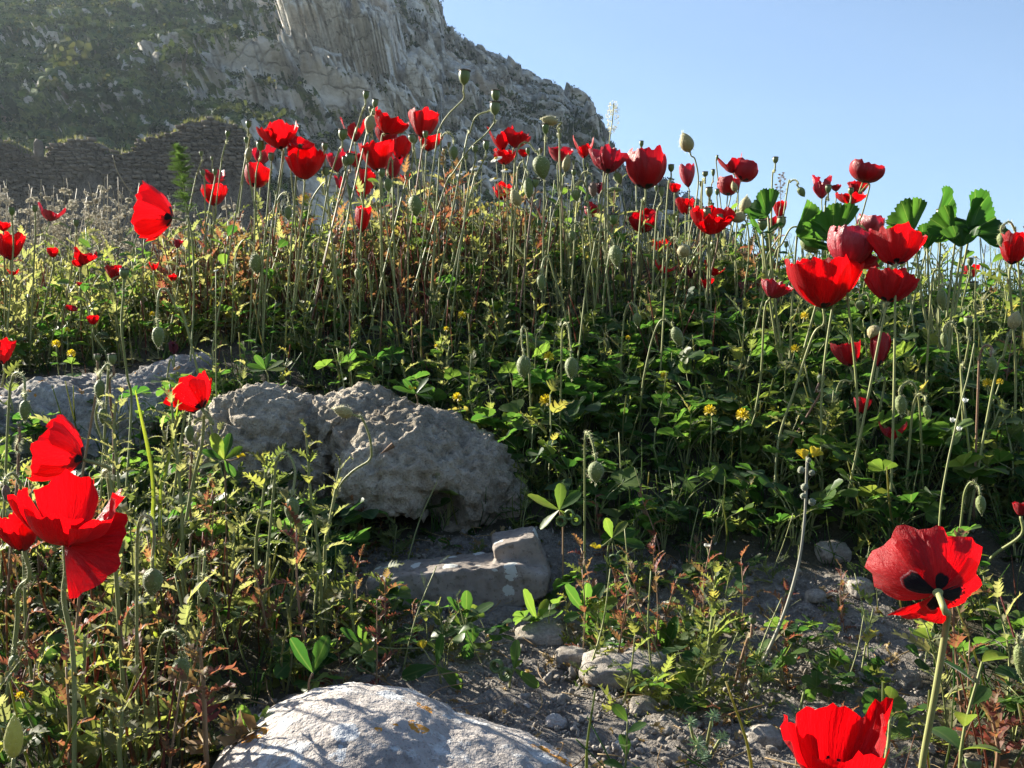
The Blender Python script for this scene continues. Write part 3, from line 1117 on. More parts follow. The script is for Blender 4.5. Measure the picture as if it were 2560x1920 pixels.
for i, (dd, a, b, w, h) in enumerate(slots):
    b += random.uniform(-2.2, 2.2)
    q = P(a, b, WD) + Vector((0, .12 * math.sin(a * .05) + .1 * math.sin(a * .13) + random.uniform(-.05, .1), 0)) - wb
    Mx = Matrix.Translation(q) @ Matrix.Rotation(random.uniform(-.12, .12), 4, 'Y') @ Matrix.Diagonal((w * mpx * random.uniform(.8, 1.0), .5, h * mpx * random.uniform(.75, 1.05), 1))
    if i < 298:
        o = link('stone', stone_me[i % 6], wall)
        o.matrix_local = Mx
    elif b < 500 + 70 * math.sin(a * .02) and random.random() > max(0, (b - 430) / 130):
        rest.append(np.array(Mx))
gp = []
for m_ in stone_me:
    vv = np.zeros(len(m_.vertices) * 3, np.float32)
    m_.vertices.foreach_get('co', vv)
    gg = Geo()
    gg.add(vv.reshape(-1, 3), sf)
    gp.append(gg.arrays())
rest = np.array(rest)
V, L, S, Cc, T = tiles(gp, RNG.integers(0, 6, len(rest)), rest, RNG.uniform(0, 1, len(rest)))
link('masonry', np_mesh('masonry', V, L, S, M['wall_stone'], Cc, T, smooth=False), wall, kind='stuff')

# turf on the wall head
bl = Geo()
bl.add([(-.5, 0, 0), (.5, 0, 0), (.32, .12, .6), (-.25, .14, .62), (.05, .45, 1.0)], [(0, 1, 2, 3), (3, 2, 4)], [(0, 0, 0)] * 5)
n = 6000
Ms = np.zeros((n, 4, 4))
for k in range(n):
    a = random.uniform(-440, 655)
    if not turf_bare(a) and random.random() < .8:
        a = 430 + random.gauss(0, 90)
    dy = random.uniform(-.15, 1.7)
    q = P(a, wtop(a) + 5 + random.uniform(-1, 4), WD) + Vector((0, dy, 0))
    hgt = random.uniform(.08, .30) * (.5 + .6 * math.sin(a * .09) ** 2 + .5 * math.sin(a * .31) ** 2)
    Ms[k] = np.array(Matrix.Translation(q) @ Matrix.Rotation(random.uniform(0, 6.28), 4, 'Z') @ Matrix.Diagonal((.05, .25, hgt, 1)))
V, L, S, Cc, T = tiles([bl], np.zeros(n, int), Ms, RNG.uniform(0, 1, n))
M['turf'] = leaf_mat('dry_wall_turf', [(0, (0.05, 0.065, 0.022)), (.5, (0.10, 0.105, 0.04)), (1, (0.17, 0.155, 0.07))], vein=0, tgain=1.3)
o = link('wall_turf', np_mesh('wall_turf', V, L, S, M['turf'], Cc, T), kind='stuff')
tag(o, 'dry grass growing along the head of the ruined wall', 'grass')
for px, py, w, h, lab in ((96, 376, 22, 44, 'upright pale stone standing in the gap of the ruined wall'),
                          (185, 235, 26, 46, 'tall pale rock standing on the green mountainside')):
    q = P(px, py, 57.0) if py > 300 else on_mountain(px, py)
    sc = q.y / F
    V0 = ICO[3][0]
    V = np.sign(V0) * np.abs(V0) ** .7 * (1 + .38 * fbm(V0 * 2 + px, 3, s=px)[:, None])
    V = V * np.array([w * .5, w * .45, h * .6]) * sc
    Fc = ICO[3][1]
    o = link('standing_rock', np_mesh('standing_rock', V, np.array(Fc).ravel(), np.arange(len(Fc)) * 3, M['wall_stone']), loc=q)
    tag(o, lab, 'rock')

# ------------------------------------------------------------------ air
HV = NT('haze_air')
vol = HV.t.nodes.new('ShaderNodeVolumePrincipled')
vol.inputs['Color'].default_value = (0.72, 0.86, 1.0, 1)
vol.inputs['Density'].default_value = 0.00026
vol.inputs['Anisotropy'].default_value = 0.4
HV.t.links.new(vol.outputs[0], HV.out.inputs['Volume'])
g = Geo()
x0, x1, y0_, y1, zl, zh = -640, 640, -640, 640, -22, 175
g.add([(x0, y0_, zl), (x1, y0_, zl), (x1, y1, zl), (x0, y1, zl), (x0, y0_, zh), (x1, y0_, zh), (x1, y1, zh), (x0, y1, zh)],
      [(3, 2, 1, 0), (4, 5, 6, 7), (0, 1, 5, 4), (1, 2, 6, 5), (2, 3, 7, 6), (3, 0, 4, 7)])
o = link('haze', geo_mesh('haze', g, HV.m, smooth=False), kind='stuff')
tag(o, 'thin blue haze hanging in the air before the mountain', 'haze')


def depth_for(px, py, w, real, hmin=.10, hmax=.46):
    d0 = min(max(real * F / w, .60), 2.72)
    if py > 540 and px < 1200:
        d0 = min(d0, 2.05)
    best, bd = 1e9, d0
    dmin = .60
    if py < 600:
        dmin = 1.95 if px < 2000 else 1.75
    elif py < 760:
        dmin = 1.65
    elif py < 900:
        dmin = 1.3
    for d in np.linspace(dmin, 2.75, 87):
        p = P(px, py, d)
        hgt = p.z - g1(p.x, p.y)
        c = abs(math.log(d / d0)) * 2.0
        if hgt < hmin:
            c += (hmin - hgt) * 25
        if hgt > hmax:
            c += (hgt - hmax) * 9
        if c < best:
            best, bd = c, d
    return bd



# px, py, width, height, tilt (clockwise), facing the viewer, kind, label, material, stalk points
A, PK, DP, WN = 'petal', 'petal_pink', 'petal_deep', 'petal_wine'
POPPIES = [
    (188, 1330, 306, 262, 4, 15, 'big', 'biggest open poppy with a wide hanging front petal in the lower corner', A, [(160, 1500), (185, 1680)], .72),
    (52, 1326, 98, 105, -6, 12, 'cup', 'closed round poppy tucked against the biggest open poppy', A, [(45, 1480), (38, 1600)], .80),
    (144, 1120, 150, 136, -70, 8, 'bell', 'poppy lying on its side just above the biggest open poppy', A, [(258, 1188), (276, 1240)], .84),
    (2330, 1446, 268, 262, 20, -64, 'back', 'poppy seen from behind with black blotches on a tall thick stalk', A, [(2368, 1545), (2340, 1720), (2305, 1915)], .70),
    (2082, 1868, 258, 285, 4, 14, 'front', 'ragged poppy cut off by the bottom edge with a curled pointed petal', A, None, .66),
    (470, 978, 107, 106, -38, -8, 'bell', 'poppy in front of the boulders with its cup turned aside', A, [(512, 1030), (505, 1110), (478, 1230)], 1.12),
    (388, 526, 90, 112, -78, -4, 'bell', 'large poppy hanging sideways from a bent stalk before the dry stalks', A, [(470, 545), (482, 620), (484, 760)], 1.85),
    (132, 528, 60, 46, 12, 0, 'vee', 'pinkish cup poppy standing above the dry white tufts', PK, [(117, 580), (110, 650)]),
    (20, 612, 66, 76, 0, 8, 'cup', 'poppy cup at the very edge of the picture below a seed pod', A, None),
    (8, 566, 32, 28, 0, 0, 'bowl', 'poppy peeping out behind the cup at the picture edge', A, None),
    (535, 487, 62, 50, -4, 6, 'cup', 'neat small cup poppy beside the feathery green spike', A, None),
    (536, 441, 48, 42, 10, 20, 'spread', 'red poppy with dark heart just above the neat small cup', PK, None),
    (643, 439, 64, 56, 8, -14, 'cup', 'poppy with dark base behind a tall seed pod stalk', A, None),
    (696, 334, 96, 70, -4, 14, 'spread', 'tall frilly poppy with spread petals against the ruined wall', A, None),
    (768, 402, 88, 86, 8, 26, 'cup', 'bright bowl poppy showing its inside, below the frilly one', A, None),
    (752, 358, 88, 26, 20, 30, 'bowl', 'flat poppy glimpsed behind the bright bowl poppy', A, None),
    (660, 388, 56, 46, 0, 0, 'crumple', 'crumpled crimson poppy under the frilly tall poppy', PK, None),
    (447, 608, 26, 26, 0, 0, 'crumple', 'small crumpled poppy low beside clover leaves', PK, None),
    (132, 632, 28, 24, 0, 0, 'cup', 'little red cup low among the dry tufts', A, None),
    (212, 641, 52, 40, 10, 0, 'spread', 'low poppy with ragged petals among the green leaves', A, None),
    (196, 657, 34, 22, -10, 0, 'bowl', 'low flat poppy touching the ragged one', A, None),
    (286, 680, 36, 40, 0, 10, 'cup', 'dark round poppy leaning on a seed pod', DP, None),
    (385, 665, 26, 24, 0, 0, 'vee', 'tiny red poppy between leaves under the large sideways poppy', A, None),
    (432, 694, 22, 20, 0, 0, 'crumple', 'tiny crinkled red poppy among trefoil leaves', A, None),
    (33, 680, 28, 18, 0, 0, 'vee', 'small flat red poppy at the edge below the dry tufts', A, None),
    (181, 770, 32, 18, 20, 20, 'bowl', 'little dark poppy deep in the green leaves', DP, None),
    (233, 799, 30, 26, 0, 10, 'cup', 'small red poppy deep in leaves above the grey boulder', A, None),
    (10, 876, 40, 88, 0, 0, 'crumple', 'poppy cut by the picture edge above the grey boulder', A, None),
    (433, 868, 26, 36, 0, 0, 'wilt', 'withered wine red poppy on a thin stalk above the grey boulder', WN, [(425, 900), (412, 990)]),
    (980, 303, 80, 62, 24, 12, 'bowl', 'glowing poppy with a dark foot high against the cliff', A, None),
    (967, 338, 54, 54, 0, 14, 'cup', 'poppy overlapped by the glowing one against the cliff', DP, None),
    (1060, 307, 74, 66, 6, 2, 'cup', 'upright cup poppy just beside the tallest curved pod stalk', A, None),
    (1077, 354, 58, 44, 12, 0, 'spread', 'poppy half hidden below the upright cup at the curved pod stalk', A, None),
    (941, 386, 82, 74, -4, 16, 'cup', 'broad bright poppy in the middle of the dense cluster', A, None),
    (1005, 372, 46, 58, 8, 0, 'crumple', 'crinkled poppy at the edge of the dense cluster', A, None),
    (885, 322, 64, 58, -4, 0, 'vee', 'poppy with pointed raised petals behind leaning pod stalks', DP, None),
    (914, 460, 48, 72, 6, 0, 'tulip', 'tall barrel shaped closed poppy in front of the cluster', A, None),
    (908, 546, 38, 64, 4, 0, 'tulip', 'closed poppy with a notched rim low under the barrel shaped one', A, None),
    (980, 418, 60, 56, 0, 6, 'crumple', 'rumpled pinkish poppy below the dense cluster', PK, None),
    (1012, 442, 30, 26, 0, 0, 'vee', 'scrap of a red poppy beside the rumpled pinkish one', A, None),
    (890, 394, 40, 48, 0, 0, 'crumple', 'crumpled poppy between two pod stalks', DP, None),
    (840, 400, 44, 54, 0, 0, 'crumple', 'pinkish crumpled poppy next to the bright bowl poppy', PK, None),
    (848, 455, 26, 32, 0, 0, 'wilt', 'wilting pink poppy low under the crumpled ones', PK, None),
    (1250, 345, 60, 62, -6, 2, 'vee', 'poppy with tall pale edged petals before the dark ridge', A, None),
    (1293, 346, 52, 50, 10, 8, 'bowl', 'poppy joined to the tall petalled one before the ridge', DP, None),
    (1262, 390, 52, 40, 0, 14, 'spread', 'loose red poppy behind the white daisies', A, None),
    (1256, 478, 44, 42, 14, 10, 'spread', 'poppy crossed by a bent stalk below the daisies', A, None),
    (1309, 383, 26, 24, 0, 0, 'bowl', 'small poppy behind a bending bud stalk', A, None),
    (1402, 383, 58, 40, 8, 12, 'bowl', 'shallow pinkish poppy behind two seed pods before the ridge', PK, None),
    (1458, 367, 50, 50, 0, 6, 'vee', 'poppy with two pointed petals like a notch against the ridge', A, None),
    (1521, 401, 90, 60, 10, 4, 'crumple', 'wide crumpled poppy under the cream flower spike', PK, None),
    (1614, 420, 92, 92, 2, 4, 'globe', 'big globe shaped poppy against the sky', DP, [(1608, 500), (1600, 560)]),
    (1484, 521, 42, 40, 30, 0, 'cup', 'dark red poppy tilted over behind a hairy stalk', DP, None),
    (1606, 550, 68, 58, -24, 22, 'globe', 'rounded deep red poppy below the big globe', DP, None),
    (1651, 611, 46, 44, 10, 14, 'spread', 'ragged red poppy low beside an arching bud', A, None),
    (1664, 667, 50, 30, 20, 14, 'vee', 'low splayed red poppy in the leaves under the ragged one', A, None),
    (1686, 470, 28, 28, 0, 0, 'bowl', 'small poppy behind a slim bud at the skyline', A, None),
    (1717, 439, 36, 54, -6, 0, 'tulip', 'narrow poppy folded shut at the tall lone bud stalk', PK, None),
    (1712, 515, 46, 40, 0, 2, 'cup', 'small funnel shaped poppy left of the wide open one', A, None),
    (1824, 406, 58, 50, -8, -4, 'vee', 'poppy with a pointed folded petal against the sky', DP, None),
    (1867, 425, 58, 54, 24, -10, 'globe', 'rounded poppy with a beak like petal tip against the sky', DP, None),
    (1822, 464, 52, 46, 6, 0, 'globe', 'poppy half closed behind a leaning bud at the skyline', DP, None),
    (1778, 548, 94, 78, 2, 26, 'bowl', 'wide open poppy with two seed pods standing before it', A, None),
    (2054, 467, 46, 54, 0, 0, 'crumple', 'pink crumpled poppy with a seed pod before it at the skyline', PK, None),
    (2091, 470, 22, 20, 0, 0, 'bowl', 'tiny dark red poppy scrap beside the pink crumpled one', DP, None),
    (2165, 424, 76, 62, 14, 12, 'globe', 'oval poppy standing highest against the open sky', DP, [(2174, 460), (2160, 520), (2140, 600)]),
    (2143, 470, 50, 44, 10, 0, 'spread', 'dark red poppy under the oval sky poppy', DP, None),
    (2126, 494, 66, 32, 0, 12, 'bowl', 'shallow red poppy resting on the mallow leaf', A, None),
    (2178, 560, 60, 52, 6, 6, 'globe', 'crimson round poppy between the mallow plants', PK, None),
    (2127, 612, 104, 92, 6, 8, 'globe', 'large rosy poppy with a black foot beside the bright twin', PK, None, 1.34),
    (2166, 640, 62, 56, 60, 4, 'crumple', 'folded poppy squeezed between two large ones', PK, None, 1.36),
    (2243, 612, 132, 108, 8, -18, 'bowl', 'large bright poppy with a black foot under the mallow leaves', A, None, 1.30),
    (2540, 620, 66, 84, 4, 6, 'cup', 'poppy cut off by the edge near the small white daisy', A, None, 1.40),
    (1949, 524, 34, 44, 0, 0, 'tulip', 'red poppy showing between two mallow leaves', A, None),
    (1933, 560, 32, 42, 0, 0, 'cup', 'dark poppy behind two large seed pods', DP, None),
    (2011, 572, 28, 18, 0, 0, 'bowl', 'sliver of red poppy under a mallow leaf', A, None),
    (2058, 702, 182, 134, -4, 8, 'cup', 'largest poppy of the shaded slope with overlapping broad petals', A, [(2032, 840), (1985, 980), (1945, 1110)], 1.36),
    (2234, 710, 124, 94, 16, -8, 'bowl', 'broad poppy behind a thick stalk on the shaded slope', A, None, 1.30),
    (1941, 720, 72, 56, 20, 10, 'bowl', 'rose red poppy beside the largest one of the shaded slope', PK, None, 1.45),
    (1787, 670, 48, 38, 20, 0, 'vee', 'red poppy with a flaring petal among dark stalks', A, None),
    (1766, 706, 34, 34, 0, 0, 'spread', 'small red poppy under the one with flaring petal', A, None),
    (2114, 882, 72, 68, -8, -6, 'cup', 'deep red cup glowing in the shade left of a bursting bud', DP, [(2098, 960), (2070, 1080)], 1.46),
    (2157, 1013, 42, 46, 4, 0, 'cup', 'small deep red cup low in the shade', DP, None),
    (2233, 1076, 68, 48, 4, 0, 'vee', 'lowest red poppy of the shaded slope with a stalk across it', DP, None),
    (2427, 678, 40, 34, 0, 0, 'cup', 'distant red poppy behind a seed pod near the sky gap', A, None),
    (2551, 1272, 32, 44, 0, 0, 'cup', 'red petal tip at the shaded edge of the picture', DP, None),
    (1497, 470, 24, 30, 0, 0, 'wilt', 'withered dark poppy hanging at the skyline below the spike', WN, None),
    (1722, 680, 34, 36, 0, 0, 'wilt', 'withered purple poppy in the dark stalks', WN, None),
    (200, 710, 18, 14, 0, 0, 'bowl', 'speck of pink poppy in the leaves', PK, None),
]

# where the blooms hang, so that no leafy plant is set right in front of one
BLOOMS = []
for _r in POPPIES:
    _d = _r[10] if len(_r) > 10 else depth_for(_r[0], _r[1], _r[2], .072)
    BLOOMS.append((_r[0], _r[1], _r[2], _r[3], _d))
# the boulders and stones are kept in sight as well
BLOOMS += [(190, 1060, 420, 200, 1.6), (470, 1010, 160, 150, 1.45), (900, 1120, 720, 330, 1.34), (1140, 1480, 440, 170, 1.12), (1000, 1800, 640, 200, .80)]
BLOOMS = np.array(BLOOMS)


def hides_bloom(x, y, ztop, wid):
    px, py = proj(x, y, ztop)
    m = (BLOOMS[:, 4] > y) & (np.abs(BLOOMS[:, 0] - px) < BLOOMS[:, 2] * .5 + wid / y * F) & (BLOOMS[:, 1] + BLOOMS[:, 3] * .35 > py)
    return bool(m.any())


# ------------------------------------------------------------------ leaf shapes (local: along +y, face up +z)
def bend(g, arch, roll=0.0, twist=0.0):
    """curve a flat leaf downwards along its length (arch in radians over the whole leaf), fold and twist it"""
    out = []
    for (x, y, z), c in zip(g.v, g.c):
        t = c[1]
        a = arch * t
        if abs(arch) > 1e-4:
            yy = math.sin(a) / arch * g.length
            zz = -(1 - math.cos(a)) / arch * g.length
        else:
            yy, zz = y, 0.0
        tw = twist * t
        z2 = z + abs(x) * roll
        xx, zr = x * math.cos(tw) - z2 * math.sin(tw), x * math.sin(tw) + z2 * math.cos(tw)
        out.append((xx, yy - zr * math.sin(-a) * 1.0, zz + zr * math.cos(a)))
    g.v = out
    return g


def lobed_leaf(Ln, W, lobes, rng, arch=.8, roll=.35, cut=.62, crinkle=.0):
    """a poppy leaf: midrib with pairs of toothed lobes"""
    g = Geo()
    g.length = Ln
    n = lobes
    V, C, Fs = [], [], []

    def vert(u, t, z=0.0):
        V.append((u * W, t * Ln, z + crinkle * W * math.sin(u * 7 + t * 23)))
        C.append((u, t, 0))
        return len(V) - 1
    mid = [vert(0, i / n) for i in range(n + 1)]
    for sd in (-1, 1):
        for i in range(n):
            t0, t1 = i / n, (i + 1) / n
            prof = math.sin(math.pi * min(1, .12 + .95 * t0) ** .75) ** .8
            w = prof * rng.uniform(.45, 1.15) + .05
            if i < 1:
                w = .09
            no = vert(sd * (w * (1 - cut) + .05), t0 + .02, 0)
            tb = vert(sd * w * .80, t0 + .62 / n, .0)
            tip = vert(sd * w, t0 + rng.uniform(.85, 1.45) / n, W * rng.uniform(-.35, .3))
            to = vert(sd * w * .62, t0 + 1.05 / n, 0)
            nx_ = vert(sd * (w * (1 - cut) + .04), t1 - .01, 0)
            Fs += [(mid[i], no, tb, mid[i + 1])[::sd], (no, tb, tip)[::-sd] if False else (tb, tip, to)[::sd], (mid[i + 1], tb, to, nx_)[::sd]]
    tipv = vert(0, 1 + .6 / n)
    a, b = vert(-.12, 1.0 - .3 / n), vert(.12, 1.0 - .3 / n)
    Fs += [(mid[n], b, tipv), (mid[n], tipv, a), (mid[n - 1], b, mid[n]), (mid[n - 1], mid[n], a)]
    g.add(V, Fs, C)
    return bend(g, arch, roll, rng.uniform(-.5, .5))


def oval_leaf(Ln, W, rng, arch=.5, roll=.3, teeth=0, wide=.6, nseg=6):
    """plain or toothed oval leaf; wide = where along it is widest"""
    g = Geo()
    g.length = Ln
    V, C, Fs = [], [], []
    rowsv = []
    for i in range(nseg + 1):
        t = i / nseg
        w = (t / wide) ** .75 if t < wide else math.sqrt(max(0, 1 - ((t - wide) / (1.02 - wide)) ** 2))
        w = max(w, .03)
        tt = (1 + (.10 if (i % 2 and teeth and t > .35) else 0))
        o = len(V)
        V += [(-W * w * tt, t * Ln + (Ln * .02 if tt > 1 else 0), 0), (0, t * Ln, 0), (W * w * tt, t * Ln + (Ln * .02 if tt > 1 else 0), 0)]
        C += [(-w, t, 0), (0, t, 0), (w, t, 0)]
        rowsv.append(o)
    for i in range(nseg):
        a, b = rowsv[i], rowsv[i + 1]
        Fs += [(a, a + 1, b + 1, b), (a + 1, a + 2, b + 2, b + 1)]
    g.add(V, Fs, C)
    return bend(g, arch, roll, rng.uniform(-.3, .3))


def trefoil(Ln, rng, teeth=0, wide=.68, ratio=.40, pet=.6, spread=1.0, nseg=6):
    """three leaflets on a stalk rising along +y; Ln = leaflet length"""
    g = Geo()
    for k, a in enumerate((0, 1.25 * spread, -1.25 * spread)):
        l = oval_leaf(Ln * (1.0 if k == 0 else .92) * rng.uniform(.92, 1.05), Ln * ratio, rng, rng.uniform(-.1, .7), rng.uniform(.1, .45), teeth, wide, nseg)
        g.join(l, Matrix.Translation((0, 0, 0)) @ Matrix.Rotation(a + rng.uniform(-.15, .15), 4, 'Z') @ Matrix.Rotation(rng.uniform(-.1, .35), 4, 'X'))
    return g


def feather_leaf(Ln, rng, pairs=7, fat=1.0):
    """finely divided leaf of thin segments"""
    g = Geo()
    g.length = Ln
    w = Ln * .012 * fat

    def strip(p, d, ln):
        p, d = Vector(p), Vector(d).normalized()
        s = d.cross(Vector((0, 0, 1))).normalized() * w
        q = p + d * ln
        g.add([p - s, p + s, q + s * .4, q - s * .4], [(0, 1, 2, 3)], [(0, min(1, p.y / Ln), 0)] * 2 + [(0, min(1, max(0, q.y / Ln)), 0)] * 2)
    strip((0, 0, 0), (0, 1, 0), Ln)
    for i in range(pairs):
        t = .2 + .75 * i / pairs
        ln = Ln * .34 * math.sin(math.pi * (.25 + .7 * t)) * rng.uniform(.8, 1.15)
        for sd in (-1, 1):
            d = Vector((sd * .8, .6, rng.uniform(-.2, .4)))
            strip((0, t * Ln, 0), d, ln)
            for k in (.45, .75):
                strip(Vector((0, t * Ln, 0)) + d.normalized() * ln * k, (sd * .2, 1, rng.uniform(-.3, .5)), ln * .42)
                strip(Vector((0, t * Ln, 0)) + d.normalized() * ln * k, (sd * 1, .1, rng.uniform(-.3, .5)), ln * .38)
    return bend(g, rng.uniform(.1, .8), 0, 0)


def mallow_leaf(rad, rng, lobes=7, cup=.35):
    """broad rounded leaf with pleated lobes and a scalloped rim, stalk at the centre-bottom"""
    g = Geo()
    V, C, Fs = [(0, 0, 0)], [(0, 0, 0)], []
    lob = [rng.uniform(.86, 1.12) for _ in range(lobes + 1)]
    A0 = -math.pi * .60
    span = math.pi * 1.20
    n = lobes * 10
    rings = 6
    for k in range(1, rings + 1):
        for i in range(n + 1):
            a = A0 + span * i / n + math.pi / 2
            ph = (i / 10.0) % 1.0
            lobe = abs(math.sin(math.pi * ph)) ** .6
            r = rad * (.84 + .16 * lobe) * (lob[int(i / 10.0)] * (1 - ph) + lob[min(lobes, int(i / 10.0) + 1)] * ph)
            if k == rings:
                r *= 1 + (.05 if i % 2 else -.03)
            r *= k / rings
            pleat = (.5 + .5 * math.cos(2 * math.pi * ph)) * .07 * rad * (k / rings) + rad * .05 * math.sin(a * 5 + k * 1.3 + lob[0] * 40) * (k / rings)
            z = cup * rad * (k / rings) ** 1.6 * (.5 + abs(math.cos(a))) + pleat + rad * .07 * math.sin(a * 3 + k)
            V.append((r * math.cos(a), r * math.sin(a), z))
            C.append(((.0 if abs(ph - .5) < .03 else .6), k / rings, 0))
    for i in range(n):
        Fs.append((0, 1 + i, 2 + i))
    for k in range(rings - 1):
        for i in range(n):
            a = 1 + k * (n + 1) + i
            Fs.append((a, a + n + 1, a + n + 2, a + 1))
    g.add(V, Fs, C)
    return g


# ------------------------------------------------------------------ prototype plants, one thing each with its leaves as parts
def leaf_frame(az, elev, pos, s=1.0, roll=0.0):
    """matrix that lays a leaf along direction az/elev, face up"""
    d = Vector((math.cos(az) * math.cos(elev), math.sin(az) * math.cos(elev), math.sin(elev)))
    x = d.cross(Vector((0, 0, 1)))
    if x.length < 1e-3:
        x = Vector((1, 0, 0))
    x.normalize()
    z = x.cross(d)
    m = Matrix((x * s, d * s, z * s)).transposed().to_4x4() @ Matrix.Rotation(roll, 4, 'Y')
    m.translation = Vector(pos)
    return m


rp = random.Random(21)
LEAFM = {}


def leaf_pool(key, n, fn, mat, name='leaf'):
    LEAFM[key] = [(g, geo_mesh(name, g, mat)) for g in (fn() for _ in range(n))]


leaf_pool('poppy', 8, lambda: lobed_leaf(.060 * rp.uniform(.85, 1.15), .0165, 6, rp, rp.uniform(.2, 1.5), .35, .62, .06), M['poppy_leaf'])
leaf_pool('grey', 6, lambda: lobed_leaf(.055 * rp.uniform(.85, 1.15), .012, 6, rp, rp.uniform(.2, 1.2), .5, .5, .06), M['grey_leaf'])
leaf_pool('red', 6, lambda: lobed_leaf(.045 * rp.uniform(.85, 1.15), .0105, 6, rp, rp.uniform(.2, 1.4), .5, .6, .1), M['red_leaf'])
leaf_pool('clover', 6, lambda: trefoil(.019, rp, 0, .70, .44), M['clover_leaf'])
leaf_pool('medick', 6, lambda: trefoil(.026, rp, 1, .62, .36, nseg=8), M['clover_leaf'])
leaf_pool('oval', 5, lambda: oval_leaf(.034, .0095, rp, rp.uniform(-.2, .9), .3, 0, .5), M['clover_leaf'])
leaf_pool('feather', 5, lambda: feather_leaf(.042, rp), M['fine_leaf'])
leaf_pool('dry', 4, lambda: lobed_leaf(.045, .012, 5, rp, 2.2, .8, .5, .2), M['dry_leaf'])


def pick_leaf(key):
    return rp.choice(LEAFM[key])


def proto_leafy(name, key, h, nl, elev=(.5, 1.25), sm='stem', base=3, ls=(.7, 1.15)):
    """upright stalk with leaves set round it from the foot to the top"""
    root = link(name, None)
    top = Vector((rp.uniform(-.02, .02), rp.uniform(-.02, .02), h))
    sp = spline([Vector((0, 0, -.01)), top * .5 + Vector((rp.uniform(-.008, .008), rp.uniform(-.008, .008), 0)), top], 4)
    g = Geo()
    g.add(*tube(sp, .0016, .0009, 4))
    link('stem', geo_mesh('stem', g, M[sm]), root)
    az = rp.uniform(0, 6.28)
    for i in range(nl):
        t = i / max(1, nl - 1)
        az += 2.4 + rp.uniform(-.4, .4)
        k = max(0.0, (i - base) / max(1, nl - 1 - base))
        p = sp[min(len(sp) - 1, int(k * (len(sp) - 1)))]
        _, me_ = pick_leaf(key)
        o = link('leaf', me_, root)
        o.matrix_local = leaf_frame(az, rp.uniform(*elev) * (.65 + .5 * t), p, rp.uniform(*ls) * (1.0 - .35 * k), rp.uniform(-.6, .6))
    return root


def proto_trefoil(name, key, nl, h=(.03, .075), ls=(.7, 1.2), spread=.9, seg=3):
    """stalks fanning from one foot, each carrying a three-part leaf"""
    root = link(name, None)
    g = Geo()
    for i in range(nl):
        az = rp.uniform(0, 6.28)
        hh = rp.uniform(*h)
        r = rp.uniform(.15, 1) * spread * hh
        tip = Vector((math.cos(az) * r, math.sin(az) * r, hh))
        sp = spline([Vector((0, 0, -.008)), Vector((tip.x * .35, tip.y * .35, hh * .65)), tip], seg)
        g.add(*tube(sp, .0009, .0006, 3, seg > 1))
        _, me_ = pick_leaf(key)
        o = link('leaf', me_, root)
        o.matrix_local = leaf_frame(az + rp.uniform(-1, 1), rp.uniform(-.25, .75), tip, rp.uniform(*ls), rp.uniform(-.5, .5))
    link('stem', geo_mesh('stem', g, M['stem']), root)
    return root


def as_geo(root):
    """the whole plant as one geometry, for the mass that is past counting"""
    g = Geo()
    for ch in root.children:
        m = ch.data
        vv = np.zeros(len(m.vertices) * 3, np.float32)
        m.vertices.foreach_get('co', vv)
        cc = np.zeros(len(m.vertices) * 3, np.float32)
        m.attributes['lc'].data.foreach_get('vector', cc)
        g.add([ch.matrix_local @ Vector(v) for v in vv.reshape(-1, 3)], [tuple(p.vertices) for p in m.polygons], cc.reshape(-1, 3))
    return g


PR = {
    'poppy': [proto_leafy('poppy_leaf_plant', 'poppy', rp.uniform(.05, .13), n, base=4) for n in (9, 10, 11, 12)],
    'grey': [proto_leafy('grey_leaf_plant', 'grey', rp.uniform(.09, .16), n, (.5, 1.3), base=2) for n in (12, 13, 14)],
    'red': [proto_leafy('red_leaf_plant', 'red', rp.uniform(.08, .16), n, (.6, 1.3), 'red_stem', base=2) for n in (11, 12, 13)],
    'clover': [proto_trefoil('clover_plant', 'clover', n) for n in (6, 7, 8)],
    'medick': [proto_trefoil('medick_plant', 'medick', n, (.03, .06), (.8, 1.2), 1.1) for n in (5, 6, 7)],
    'oval': [proto_leafy('oval_leaf_plant', 'oval', rp.uniform(.08, .15), n, (.2, 1.0), base=1, ls=(.8, 1.25)) for n in (12, 13, 14)],
    'feather': [proto_leafy('feathery_plant', 'feather', rp.uniform(.10, .17), n, (.5, 1.3), base=1) for n in (7, 8)],
}
full = dict(LEAFM)
leaf_pool('poppy', 4, lambda: lobed_leaf(.060 * rp.uniform(.85, 1.15), .0175, 4, rp, rp.uniform(.2, 1.5), .35, .62, .06), M['poppy_leaf'])
leaf_pool('grey', 4, lambda: lobed_leaf(.055 * rp.uniform(.85, 1.15), .0125, 4, rp, rp.uniform(.2, 1.2), .5, .5, .06), M['grey_leaf'])
leaf_pool('red', 4, lambda: lobed_leaf(.045 * rp.uniform(.85, 1.15), .0105, 4, rp, rp.uniform(.2, 1.4), .5, .6, .1), M['red_leaf'])
leaf_pool('clover', 4, lambda: trefoil(.019, rp, 0, .70, .44, nseg=3), M['clover_leaf'])
leaf_pool('medick', 4, lambda: trefoil(.026, rp, 1, .62, .36, nseg=4), M['clover_leaf'])
leaf_pool('oval', 4, lambda: oval_leaf(.034, .0095, rp, rp.uniform(-.2, .9), .3, 0, .5, 4), M['clover_leaf'])
leaf_pool('feather', 4, lambda: feather_leaf(.042, rp, 5), M['fine_leaf'])
